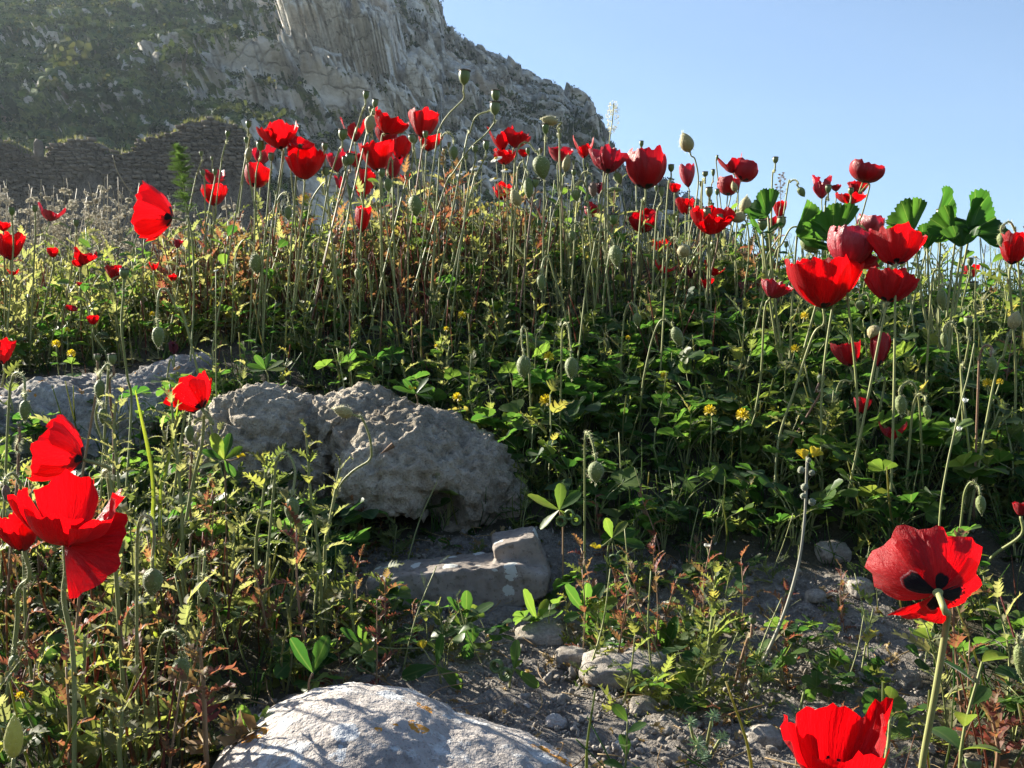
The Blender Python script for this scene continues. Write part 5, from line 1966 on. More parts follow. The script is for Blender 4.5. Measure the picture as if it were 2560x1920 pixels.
PODS = [
    (1162, 192, 32, 40, 4, 'tallest seed pod on a long curving stalk against the mountain', [(1158, 248), (1122, 285), (1100, 320), (1088, 380)]),
    (1238, 270, 29, 36, 2, 'seed pod on a curved stalk in front of a second one', [(1237, 305), (1215, 335), (1175, 372), (1135, 430), (1105, 490)]),
    (1239, 238, 24, 30, 0, 'seed pod peeking out above the front one of the curved pair', [(1222, 278), (1190, 292), (1175, 330), (1160, 380)]),
    (916, 237, 17, 22, 6, 'slim seed pod on a leaning stalk before the big cliff', [(905, 280), (890, 330), (878, 368)]),
    (939, 258, 17, 24, 8, 'upper seed pod of the pair above a hanging tan bud', [(932, 285), (918, 330)]),
    (927, 273, 12, 16, 2, 'smaller seed pod tucked behind the upper one of the pair', None),
    (858, 336, 25, 30, 4, 'fat green seed pod beside the pointed petalled poppy', [(848, 375), (830, 430), (815, 500)]),
    (622, 311, 16, 20, 4, 'dark seed pod against the end of the ruined wall', [(624, 345), (616, 385), (606, 440)]),
    (570, 334, 14, 17, 8, 'small dark seed pod against the ruined wall', [(566, 355), (556, 390), (548, 450)]),
    (616, 350, 13, 17, 2, 'little seed pod below the dark one at the wall end', None),
    (713, 323, 14, 18, 2, 'seed pod crossing the frilly tall poppy', [(712, 350), (708, 400), (704, 440)]),
    (651, 364, 22, 27, 0, 'dark capped seed pod on a straight stalk before two poppies', [(648, 400), (640, 440), (637, 520), (636, 590)]),
    (678, 392, 17, 22, 0, 'seed pod between the crumpled crimson poppy and the bright bowl', [(677, 430), (670, 500)]),
    (724, 373, 15, 18, 0, 'small seed pod in front of the frilly poppy foot', None),
    (503, 384, 12, 15, -4, 'tiny seed pod on a crooked stalk near the feathery spike', [(505, 400), (494, 430), (484, 470)]),
    (530, 396, 9, 12, 0, 'very small seed pod beside the crooked stalk', None),
    (506, 432, 14, 18, -10, 'black seed pod next to the neat small cup poppy', None),
    (538, 430, 13, 18, 4, 'seed pod standing in front of the dark hearted poppy', None),
    (813, 366, 17, 20, 4, 'green seed pod right of the bright bowl poppy', None),
    (815, 428, 19, 24, 2, 'seed pod on a slanting stalk below the bright bowl poppy', [(806, 460), (780, 500), (768, 560)]),
    (863, 402, 18, 26, 0, 'seed pod half hidden behind the fat one of the cluster', None),
    (876, 397, 27, 30, 2, 'fat seed pod between the leaning pod stalks', [(872, 430), (855, 490), (835, 550)], None, 'red_stem'),
    (955, 432, 20, 24, 2, 'seed pod right of the tall barrel shaped poppy', None),
    (875, 478, 16, 20, 0, 'green seed pod low beside the barrel shaped poppy', None),
    (1029, 346, 20, 24, -8, 'seed pod of a close pair right of the dense cluster', [(1034, 375), (1028, 420), (1010, 470)]),
    (1039, 348, 14, 22, 6, 'darker seed pod of the close pair right of the cluster', None),
    (1064, 336, 15, 19, 2, 'seed pod in front of the upright cup poppy', [(1058, 370), (1050, 410)], None, 'red_stem'),
    (1112, 377, 13, 16, 0, 'small seed pod right of the tallest curving stalk', None),
    (1188, 371, 17, 20, 0, 'seed pod left of a taller capped one by the curved pair', [(1190, 395), (1178, 440), (1170, 480)]),
    (1216, 363, 18, 26, 2, 'capped seed pod on a leaning stalk left of the tall petals', [(1212, 395), (1190, 440), (1180, 470)]),
    (1165, 392, 13, 16, 0, 'dim seed pod below the curved pair', None),
    (1123, 362, 10, 14, 0, 'tiny seed pod beside a nodding bud near the curving stalks', None),
    (1364, 322, 19, 28, 0, 'ragged topped seed pod on a straight stalk before the ridge', [(1364, 350), (1362, 395)]),
    (1398, 339, 14, 20, -4, 'seed pod with a withered bud resting above it', [(1399, 370), (1398, 410), (1402, 460)], None, 'red_stem'),
    (1320, 377, 12, 18, 0, 'slim seed pod above a big nodding bud', None),
    (1352, 376, 11, 14, 0, 'small seed pod beside the straight stalked ragged one', None),
    (1340, 457, 18, 24, 4, 'seed pod between two nodding buds', [(1338, 480), (1326, 540)], None, 'red_stem'),
    (1435, 431, 14, 18, 0, 'seed pod under the two pointed poppy petals', None),
    (1434, 405, 9, 14, 0, 'tiny seed pod above another under the pointed poppy', None),
    (1469, 412, 8, 12, 0, 'tiny seed pod on a thin stalk at the ridge foot', None),
    (1604, 360, 12, 18, 2, 'seed pod standing on top of the globe poppy outline', None),
    (1678, 420, 17, 20, 0, 'seed pod alone against the sky right of the globe poppy', [(1675, 450), (1668, 500)]),
    (1654, 478, 17, 28, 0, 'long seed pod below the globe poppy', [(1646, 520), (1640, 560)]),
    (1641, 470, 11, 16, 0, 'small dark seed pod at the globe poppy foot', None),
    (1534, 548, 24, 30, 0, 'plump pale green seed pod left of the rounded deep red poppy', None),
    (1783, 432, 10, 20, 0, 'narrow pointed seed pod against the sky', [(1782, 455), (1776, 490)]),
    (1763, 435, 17, 14, 0, 'frayed dark seed head against the sky', [(1760, 450), (1755, 490)]),
    (1753, 460, 11, 15, 0, 'little seed pod below the frayed dark one', None),
    (1793, 394, 7, 14, 4, 'slim pod at the side of the pointed folded petal', None),
    (1773, 480, 20, 27, 0, 'upright seed pod left of the half closed skyline poppy', [(1774, 510), (1772, 540)]),
    (1793, 480, 12, 18, 0, 'shaded seed pod beside the upright one at the skyline', None),
    (1939, 400, 16, 18, 2, 'single seed pod high in the sky on a slender stalk', [(1936, 430), (1930, 470)]),
    (2071, 472, 17, 22, 0, 'seed pod in front of the pink crumpled poppy', [(2070, 500), (2062, 530)]),
    (2127, 478, 15, 20, 0, 'seed pod in front of the shallow mallow poppy', None),
    (1768, 534, 22, 32, 0, 'taller seed pod standing before the wide open poppy', [(1766, 570), (1755, 600), (1725, 650), (1700, 700)]),
    (1800, 546, 17, 23, 0, 'smaller seed pod standing before the wide open poppy', [(1798, 580), (1790, 630), (1770, 720)], None, 'red_stem'),
    (1906, 562, 27, 30, -2, 'larger shaded seed pod before the dark poppy', [(1906, 600), (1910, 680), (1906, 760)]),
    (1954, 556, 25, 32, 2, 'seed pod before the mallow leaf on a curved stalk', [(1946, 595), (1920, 640), (1905, 720)]),
    (2060, 560, 17, 26, 4, 'seed pod on a curved stalk below the mallow leaf', [(2056, 590), (2044, 625), (2040, 680)]),
    (2264, 520, 24, 34, 0, 'seed pod in front of the jagged mallow leaf', [(2264, 545), (2262, 590)]),
    (2352, 538, 24, 34, 4, 'seed pod in front of the folded mallow leaf', [(2345, 570), (2320, 610)]),
    (2426, 654, 17, 22, 0, 'seed pod on a curved stalk near the small white daisy', [(2424, 690), (2410, 740), (2400, 800)]),
    (2421, 803, 24, 28, 0, 'flat capped seed pod on a stalk over the dark slope', [(2423, 850), (2412, 910), (2404, 950)]),
    (2435, 714, 24, 24, 0, 'round fuzzy seed pod below the small white daisy', [(2437, 750), (2440, 790)]),
    (29, 527, 17, 24, 0, 'seed pod above the poppy cup at the picture edge', [(31, 570), (32, 640)]),
    (87, 521, 16, 20, 0, 'seed pod left of the pinkish cup poppy', [(88, 560), (86, 630)]),
    (190, 557, 15, 20, 0, 'dark seed pod above a brown withered one', [(190, 590), (184, 640)]),
    (311, 683, 26, 28, 4, 'green seed pod beside the dark round poppy on a long stalk', [(309, 740), (304, 820), (318, 940), (328, 1030)], 1.30),
    (280, 897, 23, 30, -4, 'purplish topped seed pod over the grey boulder', [(274, 950), (277, 1010), (284, 1090)], 1.28, 'red_stem'),
    (243, 893, 17, 18, 0, 'small seed pod left of the purplish topped one', [(243, 930), (240, 980)], 1.30, 'red_stem'),
    (2433, 1908, 46, 44, 0, 'pale blue green seed pod at the bottom edge', None, .72),
    (478, 1122, 13, 16, 0, 'tiny seed pod on a thin reddish stalk left of the boulder', [(477, 1160), (474, 1260), (478, 1340)], 1.16, 'red_stem'),
    (48, 1061, 12, 14, 0, 'tiny seed pod on a brown stalk before the grey boulder', [(42, 1120), (44, 1190)], 1.02, 'red_stem'),
    (1882, 1550, 20, 22, 4, 'small brownish seed pod on a red stalk over bare soil', [(1872, 1590), (1845, 1680), (1825, 1790)], .95, 'red_stem'),
    (2054, 946, 24, 24, 20, 'brownish shrivelled seed head on a bristly stalk in the shade', [(2052, 980), (2030, 1020), (2000, 1070), (1972, 1130)], 1.40, 'red_stem'),
]
for row in PODS:
    px, py, w, h, ti, lab, pts = row[:7]
    seed_pod(px, py, w, h, ti, lab, pts, row[7] if len(row) > 7 else None, row[8] if len(row) > 8 else 'stem')


# ------------------------------------------------------------------ buds
def bud(px, py, w, h, ang, lab, pts=None, d=None, mat='bud', sm='stem', real=.0135):
    """ang: direction of the bud tip in the picture, 180 = hanging straight down, 0 = pointing up"""
    rng = random.Random(px * 7 + py)
    axis = Vector((math.sin(R(ang)), -.12, math.cos(R(ang)))).normalized()
    asp = max(1.05, max(w, h) / max(1, min(w, h)))
    g = Geo()
    n = 9
    g.add(*lathe([(max(.02, .5 * math.sin(math.pi * (i / n) ** .82) ** .72), asp * i / n) for i in range(n + 1)], 14,
                 lambda a, t: .05 * math.cos(2 * a) + .03 * math.sin(5 * a + t * 6) - .10 * math.exp(-(math.sin(a) * 6) ** 2) * (t > .15)))
    if py > 640 and px > 560 and px < 2300 and abs(ang) > 90:
        d = depth_for(px, py, min(w, h), real, .07, .17)
    d = d or depth_for(px, py, min(w, h), real, .07, .50)
    Mh, s = place_head([g], px, py, w, h, d, frame(axis, rng.uniform(0, 6.28)))
    foot = Mh.translation.copy()
    if pts is None and abs(ang) > 90:
        # hanging bud: the stalk rises, arches over and comes down beside it
        sd = rng.choice((-1, 1))
        k = max(w, h)
        ppx, ppy = proj(foot.x, d, foot.z)
        pts = [(ppx + sd * k * .12, ppy - k * .45), (ppx + sd * k * .50, ppy - k * .62), (ppx + sd * k * .80, ppy - k * .1), (ppx + sd * k * .95, ppy + k * 1.1)]
    if pts:
        cp = [foot, foot - axis * min(.008, s * .4)] + [P(a, b, d + .006 * (i + 1)) for i, (a, b) in enumerate(pts)]
        lx, ly, lz = cp[-1]
        pv = cp[-2]
        gz = g1(lx, ly)
        drop = max(.0, lz - gz)
        sl = max(-.5, min(.5, (lx - pv.x) / max(.01, pv.z - lz))) if pv.z > lz else 0
        bx = lx + sl * drop * .5
        gz = min(g1(bx, ly + .02), lz - .02)
        cp.append(Vector((bx, ly + .02, gz - .01)))
        sp = spline(cp, 7)
    else:
        sp = stem_to_ground(foot, axis, d, None, lead=.015)
    root = thing('poppy_bud', lab, 'poppy bud', sp[-1])
    T = Matrix.Translation(-Vector(root.location)) @ Mh
    # bristles over the husk
    hb = Geo()
    nb = 200 if w > 26 else 80
    V0 = [Vector(v) for v in g.v]
    cen = Vector((0, 0, asp * .5))
    for _ in range(nb):
        v = rng.choice(V0)
        nn = (v - Vector((0, 0, v.z * .7 + .15 * asp))).normalized()
        nn = (nn + Vector((rng.gauss(0, .25), rng.gauss(0, .25), rng.gauss(0, .25)))).normalized()
        p = v + Vector((rng.uniform(-.08, .08), rng.uniform(-.08, .08), rng.uniform(-.08, .08)))
        sd = nn.cross(Vector((.3, .5, .8))).normalized() * .013
        hb.add([p - sd, p + sd, p + nn * rng.uniform(.08, .18)], [(0, 1, 2)])
    link('bud_husk', geo_mesh('bud_husk', g.xf(T), M[mat]), root)
    link('bristles', geo_mesh('bristles', hb.xf(T), M['hair'], smooth=False), root, kind='stuff')
    add_stem(root, sp, .0015 if d > 1.2 else .0013, d, sm)
    return root


BUDS = [
    (1717, 356, 36, 50, -22, 'tall lone bud held high in the sky on a bristly curved stalk', [(1738, 400), (1746, 450), (1738, 520), (1724, 590), (1718, 640)], None, 'bud_tan'),
    (1353, 418, 44, 64, 168, 'big fat bud nodding from a bristly arching stalk at the skyline', [(1338, 378), (1322, 358), (1302, 360), (1290, 390), (1285, 440)]),
    (1321, 470, 26, 58, 178, 'slim bud nodding just below the big fat one', [(1318, 425), (1306, 404), (1296, 420), (1292, 460)]),
    (1290, 494, 27, 44, -26, 'tan bud standing aslant below the slim nodding one', [(1312, 530), (1314, 590), (1312, 660)], None, 'bud_tan'),
    (1416, 408, 22, 44, 10, 'tan bud pointing up in front of the ridge foot', [(1408, 440), (1404, 480), (1385, 530), (1375, 590)], None, 'bud_tan'),
    (1038, 514, 33, 58, 174, 'plump bud hanging from a stalk beside a folded leaf clump', [(1034, 470), (1030, 434), (1022, 436), (1020, 470), (1020, 520)]),
    (1135, 382, 21, 36, 178, 'small bud nodding between the curving pod stalks', [(1135, 352), (1128, 336), (1115, 332), (1104, 345), (1100, 380)]),
    (1440, 488, 24, 32, 176, 'round bud drooping under the pointed poppy', None),
    (1539, 640, 32, 58, 172, 'long bud hanging from a wide arch in the middle of the slope', [(1532, 600), (1524, 582), (1508, 574), (1492, 592), (1480, 650), (1465, 720)]),
    (1864, 513, 33, 46, 6, 'tan pointed bud standing before a mallow leaf', [(1870, 570), (1872, 640), (1862, 720)], None, 'bud_tan'),
    (1845, 543, 42, 28, -104, 'tan bud lying sideways under the pointed tan one', [(1868, 545), (1884, 555), (1896, 600), (1908, 660), (1900, 740)], None, 'bud_tan'),
    (1709, 627, 33, 32, 140, 'squat bud with a brown side below the funnel shaped poppy', None, None, 'bud_tan'),
    (2003, 480, 18, 28, 150, 'bud nodding from a thin arch against the sky', [(1996, 458), (1988, 450), (1976, 456), (1966, 490)]),
    (2023, 610, 38, 52, 140, 'big bud drooping from an arch left of the rosy poppy', [(2008, 582), (1996, 568), (1976, 572), (1955, 610), (1930, 660)]),
    (1836, 466, 16, 26, -20, 'bud leaning in front of the half closed skyline poppy', None, None, 'bud_tan'),
    (395, 842, 30, 52, 176, 'bud hanging from an arch above the grey boulder', [(392, 790), (396, 740), (404, 722), (420, 730), (440, 770), (470, 830)], 1.35),
    (249, 974, 27, 54, 178, 'upper bud of two hanging from twisted stalks before the grey boulder', [(252, 930), (266, 912), (272, 920), (268, 970)], 1.15),
    (257, 1040, 24, 42, 178, 'lower bud of two hanging from twisted stalks before the grey boulder', [(256, 1010), (246, 1005), (240, 1050), (262, 1120), (280, 1200)], 1.14),
    (62, 1026, 28, 54, 178, 'bud nodding over the grey boulder at the picture edge', [(62, 980), (60, 945), (44, 932), (30, 950), (20, 1050)], 1.05),
    (474, 1084, 24, 44, 178, 'bud hanging in front of the pale boulder edge', [(476, 1040), (477, 1000), (470, 990), (464, 1020)], 1.18),
    (640, 660, 32, 54, 172, 'large pale bud among the jagged grey leaves', None),
    (15, 1233, 20, 44, 170, 'brownish bud at the picture edge above the closed round poppy', None, .9, 'bud_brown'),
    (858, 1030, 52, 30, -72, 'tan bud at the tip of a curved stalk before the big boulder', [(905, 1045), (922, 1085), (928, 1120), (924, 1150), (880, 1180), (845, 1225), (820, 1330)], 1.16, 'bud_tan'),
    (1353, 706, 22, 44, 178, 'narrow bud hanging on a long thin arch in the slope', [(1354, 670), (1360, 648), (1372, 644), (1385, 690), (1412, 780)]),
    (1309, 917, 36, 60, 180, 'woolly bud hanging straight down in the middle of the slope', [(1306, 870), (1304, 830), (1308, 818), (1316, 826), (1320, 870)], 1.32),
    (1429, 920, 34, 58, 178, 'woolly bud hanging among the clover on the slope', [(1428, 880), (1422, 820), (1414, 808), (1406, 824), (1404, 880)], 1.32),
    (1490, 1180, 42, 54, 180, 'round bud hanging low over the dark ground right of the boulder', [(1488, 1140), (1482, 1110), (1474, 1088), (1466, 1082), (1462, 1110), (1462, 1180)], 1.20),
    (1693, 842, 30, 56, 160, 'bud drooping from a broad arch on the slope', [(1680, 815), (1664, 800), (1648, 806), (1630, 850), (1612, 930), (1606, 970)], 1.35),
    (1593, 799, 20, 36, 178, 'bristly small bud below a tight arch on the slope', None),
    (895, 685, 18, 32, 178, 'little bud hanging among reddened leaves', None),
    (2536, 800, 32, 46, 16, 'tan bud standing upright at the shaded edge of the picture', [(2520, 840), (2508, 890), (2486, 950)], 1.25, 'bud_tan'),
    (2480, 912, 24, 40, 178, 'bud hanging from a reddish arch below the upright tan one', [(2482, 880), (2476, 866), (2460, 866), (2450, 890), (2446, 950)], 1.25, 'bud', 'red_stem'),
    (2355, 750, 26, 58, 178, 'long bud hanging left of the sky gap', [(2356, 715), (2352, 685), (2340, 674), (2332, 690), (2326, 760)], 1.45),
    (2151, 764, 24, 28, 178, 'round dim bud behind the largest shaded poppy', None),
    (2252, 1013, 30, 52, 178, 'dark bud barely visible in the deep shade', None, 1.35),
    (2318, 1030, 22, 40, 176, 'pale bud hanging from a thin arch in the deep shade', None, 1.3),
    (2452, 1262, 24, 50, 178, 'bud hanging over the dark foot of the shaded plants', None, 1.15),
    (381, 1455, 50, 72, 178, 'pear shaped bud hanging right of the biggest open poppy', [(380, 1405), (386, 1340), (380, 1300), (362, 1288), (350, 1300), (344, 1340), (342, 1440)], .78),
    (509, 1474, 30, 46, 178, 'small bud hanging among the pale lobed leaves', [(508, 1440), (512, 1385), (506, 1378), (500, 1390), (498, 1440)], .95),
    (453, 1686, 48, 86, 176, 'large woolly bud hanging low over reddened leaves', [(462, 1640), (456, 1600), (432, 1578), (406, 1590), (392, 1660), (388, 1740)], .80),
    (36, 1660, 30, 48, 170, 'grey bud beside a reddened leaf at the picture edge', None, .82),
    (34, 1842, 46, 116, 4, 'tall pale yellow bud standing upright in the bottom corner', None, .66, 'bud_pale'),
    (2552, 1655, 34, 96, 176, 'bristly bud half cut off by the edge beside the blotched poppy', [(2558, 1600), (2568, 1570), (2580, 1600), (2590, 1700)], .75),
    (925, 310, 26, 46, 190, 'tan bud hanging below two pods before the cliff', [(930, 285), (934, 290), (930, 330), (918, 400)], None, 'bud_tan'),
    (621, 385, 18, 34, 4, 'brown bud standing beside the crumpled crimson poppy', None, None, 'bud_tan'),
    (720, 532, 19, 38, 178, 'bud hanging on a long arch below the bright bowl poppy', [(722, 505), (720, 488), (712, 482), (700, 490), (680, 530), (668, 570)]),
    (970, 462, 22, 36, 178, 'bud hanging right of the barrel shaped poppy', [(968, 430), (974, 400), (980, 400), (982, 460)]),
    (1374, 302, 44, 24, -80, 'withered bud lying across a ragged seed pod', [(1394, 318), (1398, 332), (1399, 370)], None, 'bud_tan'),
    (1538, 475, 38, 14, 90, 'thin curled bud lying sideways below the wide crumpled poppy', [(1515, 472), (1502, 482), (1496, 520)]),
    (1545, 445, 22, 34, 160, 'bud drooping beneath the wide crumpled poppy', None),
    (1482, 474, 22, 40, 176, 'brown dried bud on a leaning stalk below the pointed poppy', None, None, 'bud_brown'),
    (2505, 600, 24, 40, 178, 'dark bud beside the poppy cut off by the edge', None, 1.4),
    (838, 600, 14, 24, 10, 'slim brown bud leaning by the notched closed poppy', None, None, 'bud_brown'),
    (983, 541, 14, 22, 10, 'little brown bud by the plump hanging one', None, None, 'bud_brown'),
    (730, 1275, 36, 66, 178, 'dark green bud hanging before the pale boulder among jagged leaves', [(732, 1230), (738, 1180), (726, 1142), (708, 1132), (694, 1150), (686, 1200)], 1.08),
    (1430, 590, 18, 30, 178, 'small bud hanging beside rounded clover leaves', None),
    (2360, 850, 18, 40, 178, 'slender bud below the sky gap', None, 1.4),
]
for row in BUDS:
    px, py, w, h, an, lab, pts = row[:7]
    bud(px, py, w, h, an, lab, pts, row[7] if len(row) > 7 else None, row[8] if len(row) > 8 else 'bud', row[9] if len(row) > 9 else 'stem')

# a bud bursting open in the shade: red petals under a tan husk
b_ = poppy(2200, 872, 50, 88, 6, -4, 'tulip', 'bursting bud with red petals under a tan husk in the shade', DP, [(2212, 950), (2190, 1060), (2155, 1160)], 1.42)
g = Geo()
g.add(*lathe([(.02, 1.0), (.25, .93), (.42, .70), (.47, .45), (.42, .40)], 12))
p = P(2182, 826, 1.415) - Vector(b_.location)
link('husk', geo_mesh('husk', g.xf(Matrix.Translation(p) @ Matrix.Rotation(-.7, 4, 'Y') @ Matrix.Scale(.023, 4) @ Matrix.Translation((0, 0, -.7))), M['bud_tan']), b_)

# far small pods on the crest, too alike to tell apart
grp = 'small far seed pods along the crest'
far = []
for i in range(90):
    px = rf.uniform(420, 2500)
    py = np.interp(px, [420, 700, 1300, 1700, 2500], [520, 430, 430, 500, 640]) + rf.uniform(-10, 110)
    w = rf.uniform(8, 13)
    if i < 4:
        r_ = seed_pod(px, py, w, w * rf.uniform(1.15, 1.5), rf.uniform(-8, 8), 'small far seed pod on a thin stalk along the crowded crest', None, rf.uniform(2.1, 2.6))
        r_['group'] = grp
        far.append((r_, Vector(r_.location)))
    else:
        src = rf.choice(far)[0]
        d = rf.uniform(2.0, 2.65)
        x = (px - 1280) / F * d
        dup(src, M4(x, d, g1(x, d) - .01, rf.uniform(0, 6.28), rf.uniform(.7, 1.15), rf.uniform(0, .12), rf.uniform(0, 6.28)))


# ------------------------------------------------------------------ single plants one can pick out
rd = random.Random(404)


def img_leaf(px, py, d, rot, s, face=.7):
    """matrix for a leaf lying towards picture direction rot (degrees clockwise from up), its face turned to the viewer by face"""
    a = R(rot)
    dirv = Vector((math.sin(a), rd.uniform(-.25, .25), math.cos(a))).normalized()
    nrm = Vector((rd.uniform(-.2, .2), -face, math.sqrt(max(0.02, 1 - face * face)))).normalized()
    x = dirv.cross(nrm).normalized()
    z = x.cross(dirv).normalized()
    m = Matrix((x * s, dirv * s, z * s)).transposed().to_4x4()
    m.translation = P(px, py, d)
    return m


def down(px, py, d, lean=0.0):
    p = P(px, py, d)
    return Vector((p.x + lean, d + .01, min(g1(p.x + lean, d + .01), p.z - .01) - .006))


def path(pts, d, ground_end=True, dd=.0):
    cp = [P(a, b, d + dd * k) for k, (a, b) in enumerate(pts)]
    if ground_end:
        q = down(*pts[-1], d + dd * (len(pts) - 1))
        if (q - cp[-1]).length > .012:
            cp.append(q)
    return spline(cp, 6)


def shift(sp, o):
    return [p - o for p in sp]


# creeping medicks with big toothed leaves over the bare soil and stones
SPRIGS = [
    ('medick sprig with dark toothed leaflets standing before the broken block', 1.10, (1166, 1545), [(0, 70), (62, 78), (-48, 74)], .024, [(1182, 1625)], [(1190, 1662), (1150, 1650)]),
    ('medick leaf with two drooping leaflets beside the white domed stone', 1.00, (1092, 1665), [(10, 88), (-104, 95), (138, 88)], .030, [(1058, 1622)], []),
    ('medick leaf with one sunlit upright leaflet next to coiled green pods', .98, (1285, 1672), [(6, 72), (132, 78), (40, 30)], .026, [], [(1243, 1664), (1262, 1684)]),
    ('medick sprig with narrow leaflets leaning on the broken block corner', 1.14, (1342, 1550), [(-28, 92), (30, 60), (60, 55)], .027, [], []),
    ('medick with coiled green pods above the raised end of the block', 1.22, (1398, 1275), [(-70, 90), (5, 70), (55, 72), (130, 66), (-140, 70)], .026, [], [(1425, 1288), (1405, 1302), (1440, 1300)]),
    ('medick cluster with a yellow pea flower right of the broken block', 1.10, (1462, 1530), [(-40, 95), (0, 80), (30, 85), (75, 90), (110, 85), (165, 80), (-110, 60)], .025, [(1507, 1532), (1465, 1512)], []),
    ('medick cluster with long dark leaflets hanging over the flat buried stone', 1.06, (1665, 1625), [(-115, 92), (-150, 84), (160, 80), (60, 85), (20, 95), (-60, 70), (-20, 84)], .027, [(1642, 1577), (1655, 1572)], []),
    ('medick sprig with yellow bud above coiled pods on the shaded soil', 1.24, (1530, 1345), [(-20, 60), (40, 58), (110, 84), (75, 62)], .023, [(1489, 1372)], [(1535, 1398), (1552, 1390)]),
    ('pair of broad upright leaves beside the white domed stone', .92, (782, 1682), [(-38, 105), (20, 100)], .034, [], []),
    ('sunlit toothed medick cluster lying on the rim of the white domed stone', .84, (632, 1838), [(-25, 85), (35, 92), (70, 95), (-75, 80), (10, 60), (110, 50)], .028, [], []),
    ('medick with toothed leaflets and a yellow flower before the pale boulder', 1.18, (560, 1150), [(-70, 60), (-20, 75), (20, 72), (60, 58), (-115, 66), (150, 50)], .024, [(596, 1145)], []),
    ('medick sprigs with yellow specks at the foot of the broken block', 1.02, (910, 1615), [(-60, 75), (-10, 60), (50, 66), (110, 60), (-120, 66)], .024, [(922, 1632), (1058, 1620)], [(925, 1668), (905, 1665)]),
    ('bright medick with toothed leaves on top of the big boulder', 1.66, (665, 925), [(-80, 50), (-40, 48), (10, 46), (60, 50), (95, 52), (-100, 44)], .026, [], []),
    ('bright medick sprawling above the grey pitted stone', 1.62, (1040, 985), [(-80, 62), (-45, 50), (30, 52), (70, 48), (110, 44)], .026, [(1028, 975)], []),
]
LFM = [geo_mesh('leaf', oval_leaf(1.0, .21, rd, rd.uniform(-.3, .6), rd.uniform(.15, .4), 1, .60, 10), M['clover_leaf']) for _ in range(6)]
for lab, d, (jx, jy), lv, Ls, fl, pods in SPRIGS:
    base = down(jx, jy, d)
    root = thing('medick', lab, 'medick', base)
    for rot, sz in lv:
        o = link('leaf', rd.choice(LFM), root)
        mt = img_leaf(jx, jy, d - .004, rot, sz / F * d * .98, rd.uniform(.35, .8))
        o.matrix_local = Matrix.Translation(-base) @ mt
    g = Geo()
    g.add(*tube(shift(path([(jx, jy), (jx + rd.uniform(-12, 12), jy + 30)], d), base), .0011, .0012, 5))
    for a, b in fl + pods:
        g.add(*tube(shift([P(a, b, d), P((a + jx) / 2, (b + jy) / 2 + 4, d), P(jx, jy, d)], base), .0006, .0007, 4))
    link('stem', geo_mesh('stem', g, M['red_stem'] if rd.random() < .4 else M['stem']), root)
    for a, b in fl:
        g = Geo()
        for k in range(3):
            g.join(oval_leaf(.0085, .0032, rd, 1.2, .8, 0, .6, 4), img_leaf(a, b, d - .004, rd.uniform(-60, 60), 1, .6))
        link('flower', geo_mesh('flower', g.xf(Matrix.Translation(-base)), M['yellow']), root)
    for a, b in pods:
        g = Geo()
        for k in range(3):
            ring = [Vector((math.cos(t_) * .0055 * (1 - .12 * k), (k - 1) * .0026, math.sin(t_) * .0055 * (1 - .12 * k))) for t_ in np.linspace(0, 6.28, 15)]
            g.add(*tube(ring, .0017, .0017, 5))
        g.xf(Matrix.Translation(P(a, b, d - .003) - base) @ Matrix.Rotation(rd.uniform(-.6, .6), 4, 'Z') @ Matrix.Rotation(rd.uniform(-.5, .5), 4, 'X'))
        link('coiled_pod', geo_mesh('coiled_pod', g, M['medick_pod']), root)

# yellow clover heads
YEL = [(1365, 1003, 36, 1.22, 'brightest yellow clover head in the middle of the slope'), (1775, 1028, 34, 1.25, 'yellow clover head low among rounded leaves on the shaded slope'),
       (1857, 1038, 36, 1.25, 'yellow clover head right of a similar one on the shaded slope'), (1343, 615, 22, 1.95, 'small yellow clover head high on the slope by hanging buds'),
       (764, 497, 22, 2.0, 'yellow flower head under the bright bowl poppy'), (140, 860, 22, 1.75, 'yellow clover head above the grey boulder'),
       (178, 884, 22, 1.72, 'yellow clover head just below another above the grey boulder'), (1155, 788, 22, 1.75, 'yellow clover head beside red leaves on the slope'),
       (1372, 892, 28, 1.35, 'yellow clover head between two woolly hanging buds'), (1143, 994, 26, 1.50, 'yellow clover head hiding in dark leaves above the boulder'),
       (1988, 873, 24, 1.40, 'yellow clover head on the dark slope behind the thin stalks'), (2012, 790, 22, 1.5, 'yellow clover head under the largest shaded poppy'),
       (2470, 958, 26, 1.30, 'yellow clover head at the shaded edge above toothed leaves'), (2500, 955, 18, 1.30, 'small yellow flower beside the shaded edge clover head'),
       (1116, 823, 16, 1.70, 'small yellow bud head left of the red leaves on the slope'), (1092, 866, 14, 1.65, 'tiny yellow flower near the dark leaves above the boulder'),
       (922, 856, 14, 1.75, 'tiny yellow flower in trefoil leaves above the big boulder'), (1570, 845, 14, 1.5, 'tiny yellow flower by the drooping arch bud'),
       (1660, 938, 18, 1.35, 'yellow orange flower on a pale stalk in the slope'), (168, 825, 14, 1.9, 'tiny yellow flower among leaves at the far side of the grey boulder'),
       (25, 733, 14, 1.9, 'yellow flower at the picture edge below the tiny red poppies'), (50, 1740, 22, .82, 'pair of yellow buds in the bottom corner leaves'),
       (380, 785, 14, 1.8, 'yellow speck of a flower left of the arching bud stalk'), (2045, 555, 14, 1.7, 'yellow dot flower at the foot of the mallow leaves')]
